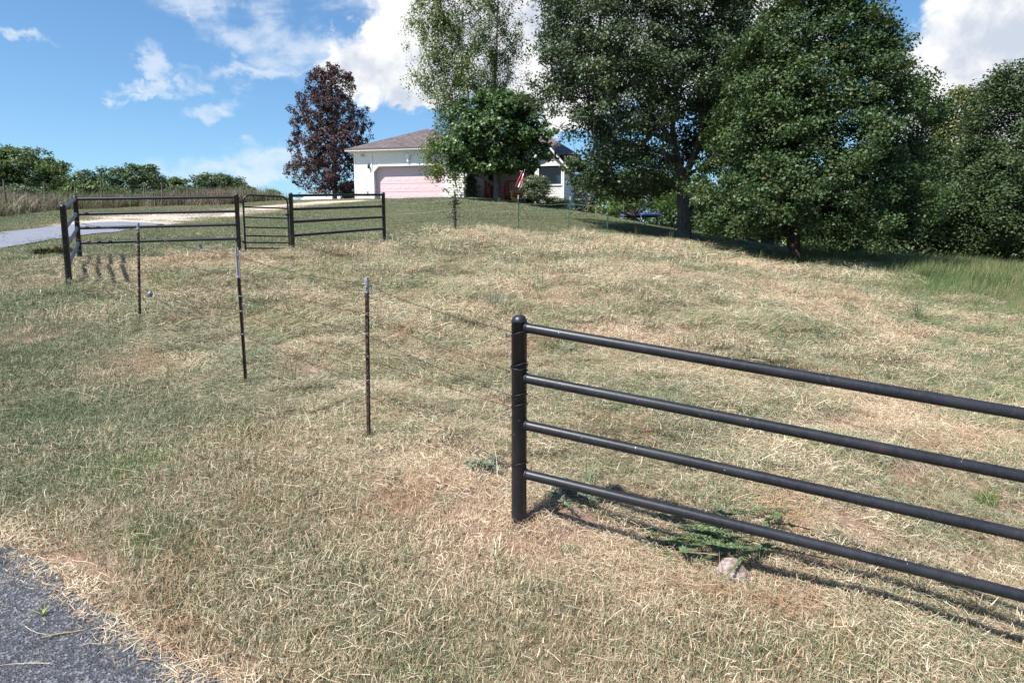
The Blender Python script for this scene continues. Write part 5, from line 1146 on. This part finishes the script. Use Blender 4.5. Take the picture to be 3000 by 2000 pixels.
# redbud
make_tree('redbud_tree', 'small round headed deep green tree in front of the porch with a short rough trunk', 'tree', (1143, 464), 41,
    [(212, 1085, 1180), (235, 1052, 1222), (270, 1040, 1245), (305, 1030, 1262), (340, 1012, 1258), (365, 1002, 1252), (383, 1015, 1235), (397, 1050, 1190)],
    400, .42, 68, .17, L_RED, K_GREY, trunk=[[(1144, 470, .36), (1143, 455, .27), (1142, 425, .22), (1140, 400, .19), (1132, 370, .12), (1115, 330, .08), (1100, 280, .05)], [(1141, 403, .14), (1155, 375, .11), (1175, 340, .08), (1195, 300, .05)], [(1141, 402, .10), (1110, 385, .08), (1070, 370, .05)], [(1143, 400, .1), (1146, 330, .08), (1150, 260, .04)]],
    depth=.6, hollow=.35, flat=.7, up=.45, aspect=1.15, fill=.4, r_tip=.014, lump=1.4)
# dead tree
def z5(y, a, b): return ((180 + y / 3.5625) / 1.2755, (800 + a / 3.5625) / 1.2755, (800 + b / 3.5625) / 1.2755)
make_tree('dead_leaved_tree', 'thin conical tree with brown purple dead leaves left of the garage', 'tree', (769, 461), 53,
    [z5(*q) for q in ((18, 540, 680), (60, 460, 720), (100, 385, 780), (150, 375, 860), (240, 365, 895), (320, 350, 860), (355, 250, 830), (420, 165, 820), (450, 190, 960), (520, 210, 1010), (600, 205, 1000), (680, 230, 1000), (740, 260, 1020), (800, 205, 1035), (860, 195, 1030), (960, 200, 1010), (1030, 125, 990), (1100, 130, 980), (1180, 190, 960), (1260, 240, 900), (1330, 330, 760))],
    740, .29, 50, .145, L_DEAD, K_GREY, trunk=[[(769, 464, .21), (769, 440, .17), (768, 380, .145), (765, 300, .11), (762, 230, .075), (760, 150, .03)]], depth=.9, droop=1.3, flat=.7, hollow=.15, up=.2, fill=.8, aspect=1.6, r_tip=.013, holes=[(705, 300, 12, 14), (700, 345, 13, 12), (795, 205, 12, 12), (745, 350, 18, 14), (810, 330, 10, 10), (775, 375, 12, 8), (720, 240, 12, 8)])
# woods at the right
WG = 'trees of the dark wood at the right edge'
make_tree('wood_tree', 'tall dark tree filling the right edge of the picture', 'tree', (2300, 640), 34, [(-0 + 150, 2290, 2420), (175, 2262, 2460), (230, 2240, 2500), (300, 2225, 2520), (400, 2190, 2540), (480, 2165, 2540), (540, 2160, 2540), (590, 2190, 2520)], 900, .75, 105, .125, L_WOOD, K_DARK, r0=.3, group=WG, hollow=.5, fill=.3, trunktop=.6)
make_tree('wood_tree', 'yellow green tree between the oak and the tall dark tree at the right edge', 'tree', (2165, 600), 40, [(205, 2175, 2225), (235, 2130, 2260), (290, 2110, 2280), (380, 2095, 2290), (480, 2085, 2290), (550, 2085, 2290)], 420, .75, 66, .15, L_YEL, K_DARK, r0=.2, group=WG, fill=.4, trunktop=.6)
make_tree('wood_tree', 'dark leafy tree low behind the right side of the oak', 'tree', (2080, 600), 38, [(330, 2060, 2160), (400, 2020, 2230), (480, 1990, 2260), (550, 1990, 2270), (585, 2010, 2260)], 420, .7, 70, .15, L_WOOD, K_DARK, r0=.22, group=WG, fill=.4, trunktop=.6)
make_tree('wood_tree', 'shaded tree at the back of the wood right of the tall dark tree trunk', 'tree', (2240, 600), 48, [(330, 2160, 2330), (420, 2120, 2400), (520, 2110, 2460), (600, 2110, 2480), (630, 2130, 2480)], 420, .95, 66, .2, L_WOOD, K_DARK, r0=.25, group=WG, fill=.4, trunktop=.6)
make_tree('wood_tree', 'shaded tree behind the oak trunk at the far side of the lawn', 'tree', (1935, 570), 52, [(380, 1880, 2000), (440, 1850, 2060), (520, 1850, 2090), (575, 1870, 2080)], 260, .95, 60, .22, L_WOOD, K_DARK, r0=.25, group=WG, fill=.4, trunktop=.6)
make_tree('shade_tree', 'dark trunked tree standing between the maple and the oak behind the lawn', 'tree', (1765, 560), 38, [(120, 1640, 1900), (250, 1620, 1900), (380, 1640, 1880), (450, 1690, 1860), (480, 1720, 1840)], 380, .8, 60, .17, L_WOOD, K_DARK, trunk=[[(1765, 568, .34), (1766, 545, .26), (1768, 480, .22), (1768, 380, .17), (1765, 250, .08)]], fill=.5, hollow=.3)
# sunlit background trees seen under the crowns
BG = 'sunlit trees behind the lawn seen under the big crowns'
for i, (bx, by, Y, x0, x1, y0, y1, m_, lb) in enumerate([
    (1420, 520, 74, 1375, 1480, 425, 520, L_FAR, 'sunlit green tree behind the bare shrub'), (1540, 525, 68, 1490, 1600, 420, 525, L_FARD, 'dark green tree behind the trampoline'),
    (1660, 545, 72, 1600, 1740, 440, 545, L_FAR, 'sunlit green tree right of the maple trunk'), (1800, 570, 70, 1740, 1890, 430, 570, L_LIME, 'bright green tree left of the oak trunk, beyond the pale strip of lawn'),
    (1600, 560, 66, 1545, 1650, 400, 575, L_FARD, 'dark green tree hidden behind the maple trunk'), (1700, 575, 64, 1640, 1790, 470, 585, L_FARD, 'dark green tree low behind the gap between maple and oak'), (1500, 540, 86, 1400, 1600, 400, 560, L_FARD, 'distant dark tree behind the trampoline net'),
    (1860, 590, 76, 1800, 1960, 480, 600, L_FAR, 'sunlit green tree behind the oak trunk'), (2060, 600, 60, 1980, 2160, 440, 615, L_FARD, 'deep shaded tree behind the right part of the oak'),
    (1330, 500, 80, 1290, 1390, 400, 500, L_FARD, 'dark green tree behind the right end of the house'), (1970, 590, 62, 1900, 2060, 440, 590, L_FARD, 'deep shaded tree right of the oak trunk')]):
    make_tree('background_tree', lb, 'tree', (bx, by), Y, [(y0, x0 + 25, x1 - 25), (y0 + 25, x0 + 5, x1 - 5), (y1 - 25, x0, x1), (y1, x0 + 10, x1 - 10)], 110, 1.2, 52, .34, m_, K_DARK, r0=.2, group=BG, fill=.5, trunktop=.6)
# far left trees
LG = 'trees beyond the dry field at the left'
def far(lb, bx, Y, rows, m_, n=110, cr=1.0, lf=.30, g=LG):
    rr_ = []
    for y0 in np.arange(rows[0][0], rows[-1][0] + 1, 7): rr_.append((y0, np.interp(y0, [q[0] for q in rows], [q[1] for q in rows]) + rng.normal() * 9, np.interp(y0, [q[0] for q in rows], [q[2] for q in rows]) + rng.normal() * 9))
    make_tree('field_tree', lb, 'tree', (bx, 492), Y, rr_, int(n * 1.6), cr * .62, 42, lf * .8, m_, K_DARK, r0=.16, group=g, fill=.5, hollow=.3, trunktop=.65, zbot=None, lump=1.7)
far('tallest leafy tree at the left edge beyond the game fence', 45, 72, [(338, 15, 75), (352, -15, 105), (385, -40, 140), (430, -45, 160), (468, -40, 160)], L_FAR, 260)
far('leafy tree leaning over the left picture edge', -60, 70, [(340, -90, 10), (380, -130, 30), (450, -130, 30)], L_FAR, 160)
far('rounded tree just right of the tallest left tree', 125, 76, [(362, 95, 128), (382, 80, 150), (420, 75, 168), (468, 80, 170)], L_FAR, 140)
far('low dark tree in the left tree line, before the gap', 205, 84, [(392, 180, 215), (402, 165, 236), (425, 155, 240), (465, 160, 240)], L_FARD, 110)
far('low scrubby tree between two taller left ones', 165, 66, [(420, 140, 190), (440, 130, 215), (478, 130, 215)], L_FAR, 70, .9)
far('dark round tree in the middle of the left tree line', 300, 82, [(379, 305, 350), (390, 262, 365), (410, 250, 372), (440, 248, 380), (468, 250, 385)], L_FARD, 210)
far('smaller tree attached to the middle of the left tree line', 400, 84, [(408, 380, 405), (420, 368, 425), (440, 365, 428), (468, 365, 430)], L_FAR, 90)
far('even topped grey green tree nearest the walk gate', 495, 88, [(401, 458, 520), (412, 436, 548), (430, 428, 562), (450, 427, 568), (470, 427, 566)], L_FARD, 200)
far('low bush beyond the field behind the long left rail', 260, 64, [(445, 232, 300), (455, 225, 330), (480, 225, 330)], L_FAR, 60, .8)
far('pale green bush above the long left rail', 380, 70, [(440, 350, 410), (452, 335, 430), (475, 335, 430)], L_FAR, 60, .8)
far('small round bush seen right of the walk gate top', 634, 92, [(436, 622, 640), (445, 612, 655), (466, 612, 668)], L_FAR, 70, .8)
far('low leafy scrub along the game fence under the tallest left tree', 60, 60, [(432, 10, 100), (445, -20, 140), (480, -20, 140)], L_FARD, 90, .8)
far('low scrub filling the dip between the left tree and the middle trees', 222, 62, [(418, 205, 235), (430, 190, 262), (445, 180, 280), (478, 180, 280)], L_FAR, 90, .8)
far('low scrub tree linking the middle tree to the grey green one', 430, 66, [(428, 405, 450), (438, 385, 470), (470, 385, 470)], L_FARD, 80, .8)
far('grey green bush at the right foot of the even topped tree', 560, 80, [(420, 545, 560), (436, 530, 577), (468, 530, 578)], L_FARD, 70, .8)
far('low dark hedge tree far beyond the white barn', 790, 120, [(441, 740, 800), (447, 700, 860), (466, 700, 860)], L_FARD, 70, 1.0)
# small trees and shrubs by the house
make_tree('peach_tree', 'small bright green peach tree with splayed dark stems in front of the trampoline', 'tree', (1457, 507), 43.5, [(383, 1440, 1500), (398, 1400, 1550), (420, 1378, 1570), (450, 1376, 1572), (472, 1385, 1560), (485, 1400, 1440)], 150, .44, 85, .135, L_LIME, K_DARK,
    trunk=[[(1457, 512, .13), (1457, 498, .11), (1445, 480, .07), (1425, 462, .05), (1405, 445, .03)], [(1457, 500, .09), (1456, 470, .07), (1452, 440, .04)], [(1457, 500, .09), (1480, 480, .06), (1505, 460, .04), (1530, 445, .03)], [(1457, 500, .07), (1432, 490, .05, -.5), (1400, 465, .03, -.8)], [(1457, 500, .07), (1470, 470, .05, .8), (1485, 435, .03, 1)]], aspect=3.0, droop=.5, hollow=.3, fill=.4)
make_tree('flowering_shrub', 'round grey green shrub with pale lilac blossoms in front of the deck rail', 'shrub', (1234, 474), 39.8, [(404, 1222, 1240), (412, 1203, 1258), (428, 1197, 1267), (445, 1200, 1266), (456, 1212, 1255)], 95, .28, 80, .085, L_SHR, K_GREY,
    trunk=[[(1235, 476, .09), (1234, 466, .07), (1228, 455, .05), (1218, 440, .03)], [(1235, 466, .06), (1240, 455, .04), (1250, 438, .02)]], hollow=.3, fill=.4)
make_tree('juniper_bush', 'low spreading lime green juniper bush below the picture window', 'shrub', (1272, 481), 43.5, [(453, 1228, 1290), (460, 1220, 1305), (469, 1228, 1314), (478, 1250, 1316)], 110, .27, 90, .07, L_JUN, K_DARK, r0=.06, flat=.5, aspect=2.6, up=.8, fill=.5, hollow=.3)
make_tree('climbing_shrub', 'upright dark leafy shrub against the garage corner', 'shrub', (1081, 457), 46.2, [(398, 1070, 1090), (415, 1067, 1097), (440, 1066, 1099), (457, 1066, 1099)], 90, .26, 80, .075, L_MAPLE, K_DARK, r0=.05, fill=.6)
make_tree('bushy_sapling', 'light green bush beside the left garage corner', 'shrub', (797, 461), 55, [(418, 795, 812), (430, 782, 820), (445, 776, 824), (458, 790, 815)], 70, .35, 50, .12, L_BIRCH, K_DARK, r0=.05, fill=.6)
# bare grey shrub
def bare(name, label, base, Y, rows, n, mat, bark, r0=.05, cat='shrub', r_tip=.008):
    b = V3(at(*base, Y)); b.z = zs(b.x, b.y); t_ = empty(name, b); tag(t_, label, cat); C = []; rows = sorted(rows); ys = [q[0] for q in rows]
    for _ in range(n):
        y = rng.uniform(ys[0], ys[-1]); l = np.interp(y, ys, [q[1] for q in rows]); r_ = np.interp(y, ys, [q[2] for q in rows]); c = px3(rng.uniform(l, r_), y, Y); c[1] += rng.normal() * (r_ - l) * .25 * Y / F; C.append(c)
    arr, par, rd, nt_ = grow([[((b.x, b.y, b.z - .1), r0), ((b.x, b.y, b.z + .5), r0 * .8), ((b.x, b.y, b.z + 1.1), r0 * .5)]], C, r_tip); skel_mesh(arr - np.array(b), par, rd, nt_, 6).build('trunk', bark, t_); return t_, np.array(C) - np.array(b)
L_PALE = simple('pale_twig', (.33, .34, .33), .8, .15)
t_, C = bare('bare_shrub', 'leafless pale grey twiggy shrub right of the house corner', (1338, 490), 43, [(408, 1322, 1352), (425, 1310, 1366), (455, 1310, 1366), (475, 1325, 1352)], 620, None, L_PALE, .07)
V, Fq, r1, r2 = leaves_np(C[:300], np.full(300, .14), 6, .04); link('crown', np_mesh('crown', V, Fq, {'rnd': r1, 'rn2': r2}), L_PALE, t_)
# dead sapling trunk standing in the low fence
sp = empty('dead_sapling', SB); tag(sp, 'dark dead sapling with crooked twigs standing in the low wire fence', 'tree')
mb = MB(); hh = (ST - SB).z; mb.tube([(0, 0, -.1), (.01, 0, hh * .3), (-.02, 0, hh * .6), (.02, 0, hh * .85), (.01, 0, hh)], [.05, .045, .04, .03, .012], 8)
for k_ in range(14):
    z = hh * (.25 + .7 * rng.random()); a = rng.random() * 6.28; L = .12 + .3 * rng.random(); mb.tube([(0, 0, z), (math.cos(a) * L * .6, math.sin(a) * L * .6, z + .06), (math.cos(a) * L, math.sin(a) * L, z + .12 + .2 * rng.random())], [.015, .01, .004], 5)
mb.build('trunk', K_DARK, sp)
Cc = np.array([(rng.normal() * .10, rng.normal() * .1, hh * (.45 + .55 * rng.random())) for _ in range(24)] + [(-.15 - .25 * rng.random(), .0, hh * (.95 + .08 * rng.random())) for _ in range(6)]); V, Fq, r1, r2 = leaves_np(Cc, np.full(len(Cc), .09), 14, .05); link('crown', np_mesh('crown', V, Fq, {'rnd': r1, 'rn2': r2}), L_SHR, sp)
# hay heap round it
# ------------------------------------------------------------------ weeds near the camera
def fronds(name, label, b, n, L, mat, spread, rise, leaf=.018, per=26, cat='weed', dirs=None, droop=.5, bw=.0025):
    t_ = empty(name, b); tag(t_, label, cat); mb = MB(); C = []
    for i in range(n):
        a = dirs[i % len(dirs)] + rng.normal() * .35 if dirs else rng.random() * 6.28; l = L * (.45 + .6 * rng.random()); p = np.array([rng.normal() * spread, rng.normal() * spread, .02 + rng.random() * .05]); e = rise * (.4 + rng.random()); pts = [p.copy()]
        for k_ in range(7):
            p = p + np.array([math.cos(a) * math.cos(e), math.sin(a) * math.cos(e), math.sin(e)]) * l / 7; e -= droop / 7 * 2; a += rng.normal() * .09; p[2] = max(p[2], .015); pts.append(p.copy())
        mb.tube(pts, [bw * 1.6 * (1 - .1 * k_) for k_ in range(8)], 4, False)
        pa = np.array(pts)
        for k_ in range(per):
            f_ = .15 + .85 * k_ / per; q = f_ * 7; j = min(int(q), 6); C.append((pa[j] + (pa[j + 1] - pa[j]) * (q - j), pa[j + 1] - pa[j], f_))
    st_ = mb.build('stem', mat, t_); n2 = len(C); P = np.array([c[0] for c in C]); D = np.array([c[1] for c in C]); D /= np.linalg.norm(D, axis=1)[:, None]
    Vs, Fs, r1, r2 = [], [], [], []
    S_ = np.cross(D, [0, 0, 1]); S_ /= np.linalg.norm(S_, axis=1)[:, None] + 1e-6; o = 0
    for s_ in (-1, 1):
        for rep in range(3):
            t = D * .75 + S_ * s_ * .7 + rng.normal(size=(n2, 3)) * .3; t /= np.linalg.norm(t, axis=1)[:, None]; b_ = np.cross(t, [0, 0, 1]) + rng.normal(size=(n2, 3)) * .3; b_ /= np.linalg.norm(b_, axis=1)[:, None]; l = leaf * (.6 + .9 * rng.random(n2))[:, None] * (1.25 - np.array([c[2] for c in C]))[:, None]
            q = P + D * (rng.random(n2) * L / per)[:, None]
            V = np.stack([q, q + t * l * .5 + b_ * l * .14, q + t * l, q + t * l * .5 - b_ * l * .14], 1).reshape(-1, 3); i = np.arange(n2)[:, None] * 4 + o; Fs += [i + np.array([0, 1, 2]), i + np.array([0, 2, 3])]; Vs.append(V); o += n2 * 4
            r1.append(np.repeat(rng.random(n2), 4)); r2.append(np.repeat(rng.random(n2), 4))
    V = np.concatenate(Vs); V[:, 2] = np.maximum(V[:, 2], .004)
    link('foliage', np_mesh('foliage', V, np.concatenate(Fs), {'rnd': np.concatenate(r1), 'rn2': np.concatenate(r2)}), mat, t_); return t_
fronds('feathery_weed', 'feathery green weed sprawling around the rock under the near fence', spot(1700, 1238), 34, .66, L_CEDAR, .20, .10, .026, 60, dirs=[3.3, 2.9, 3.6, .2, -.25, 2.5, 1.4, 3.1, .5], droop=.3)
fronds('feathery_weed', 'feathery weed branch lying left of the rock toward the end post', spot(1560, 1205), 20, .50, L_CEDAR, .10, .2, .028, 50, dirs=[3.1, 3.3, 0.0, -.4, -.8], droop=.35)
fronds('feathery_weed', 'bluish feathery weed clump just right of the near end post', spot(1272, 1150), 20, .34, L_BLUE, .06, .5, .028, 40, dirs=[-.4, -.7, .2, -1.0, 0.0], droop=.9)
fronds('feathery_weed', 'small faded feathery weed left of the near end post', spot(1135, 1085), 12, .26, L_BLUE, .06, .3, .035, 20, dirs=[3.1, 2.6, 3.6], droop=.6)
fronds('low_weed', 'reddish green low weed beside the driveway left of the corner post', spot(122, 582), 34, .42, L_WEEDR, .14, .6, .09, 16, droop=1.2)
def stalks(name, label, b, n, L, mat, spread, lean, w=.006, cat='grass clump', sp=.35):
    t_ = None; V, Fl, a1, a2 = blades(n, spread, (L * .5, L), (w * .6, w), .2, curl=.7, seg=5, dirspread=sp)
    me = np_mesh(name, V, Fl, {'rnd': a1, 'rn2': a2}); o = link(name, me, mat); o.location = b; o.rotation_euler = (0, 0, lean); return tag(o, label, cat)
stalks('grass_clump', 'pale blue green clump of standing grass mid slope, behind the near end post', spot(1135, 722), 240, .45, L_BLUE, .22, 1.2, .007, sp=3.1)
stalks('grass_clump', 'long pale grass stems leaning across the walk gate', spot(612, 598), 9, 1.25, L_YEL, .35, .35, .009, sp=.3)
stalks('grass_clump', 'pale grass stem bending beside the right gate post', spot(672, 590), 6, .6, L_YEL, .12, .3, .008, sp=.6)
stalks('grass_clump', 'green upright grass clump inside the near fence', spot(2260, 1212 - 55), 120, .22, L_LIME, .16, 0, .005, sp=2.5)
stalks('grass_clump', 'long green grass stems arching near the fourth green post', spot(1432, 590), 16, .95, L_YEL, .3, .4, .010, sp=.5)
stalks('tall_weed', 'single broom shaped green weed on the right of the slope', spot(2108, 742), 60, .8, L_MAPLE, .14, 1.5, .010, 'weed', sp=1.6)
stalks('tall_weed', 'thin green weed at the edge of the oak shade', spot(1990, 690), 34, .75, L_SHR, .2, 1.5, .009, 'weed', sp=1.2)
stalks('tall_weed', 'leafy green weed stem below the near top rail by the end post', spot(1352, 1112), 16, .28, L_CEDAR, .05, 1.6, .008, 'weed', sp=1.2)
# dry tall grass along the game fence
M_DG = grass_mat('dry_tall', straw=[(0.0, (0.12, 0.09, 0.065)), (0.5, (0.22, 0.17, 0.125)), (1.0, (0.36, 0.31, 0.24))], green=[(0.0, (0.07, 0.09, 0.04)), (0.6, (0.14, 0.18, 0.08)), (1.0, (0.24, 0.28, 0.15))])
P_DG = [patch('dry_tall_patch', M_DG, [dict(n=420, size=1.7, L=(0.5, 1.35), Wd=(0.015, 0.03), lie=0.15, curl=0.9, seg=3)]) for _ in range(3)]
line = [tuple(a.xy) for a, b in dpts]; xs, ys_ = [], []
for (x0, y0), (x1, y1) in zip(line[:-1], line[1:]):
    L_ = math.hypot(x1 - x0, y1 - y0); nx0, ny0 = -(y1 - y0) / L_, (x1 - x0) / L_
    if nx0 > 0 and ny0 < 0: nx0, ny0 = -nx0, -ny0
    for q in range(int(L_ * 9)):
        t_ = rng.random(); d = -.2 + 8.5 * rng.random() ** 1.1; xs.append(x0 + (x1 - x0) * t_ + nx0 * d); ys_.append(y0 + (y1 - y0) * t_ + ny0 * d)
xs, ys_ = np.array(xs), np.array(ys_); scatter('dry_field_grass', 'tall dry brown grass standing along and behind the game fence', P_DG, xs, ys_, np.clip(.75 + (fbm(xs, ys_, 5, 4) - .5) * 1.2 - .5 * sstep(segd(xs, ys_, line, False), 1.5, 5), 0, 1), .6 + .6 * rng.random(len(xs)))
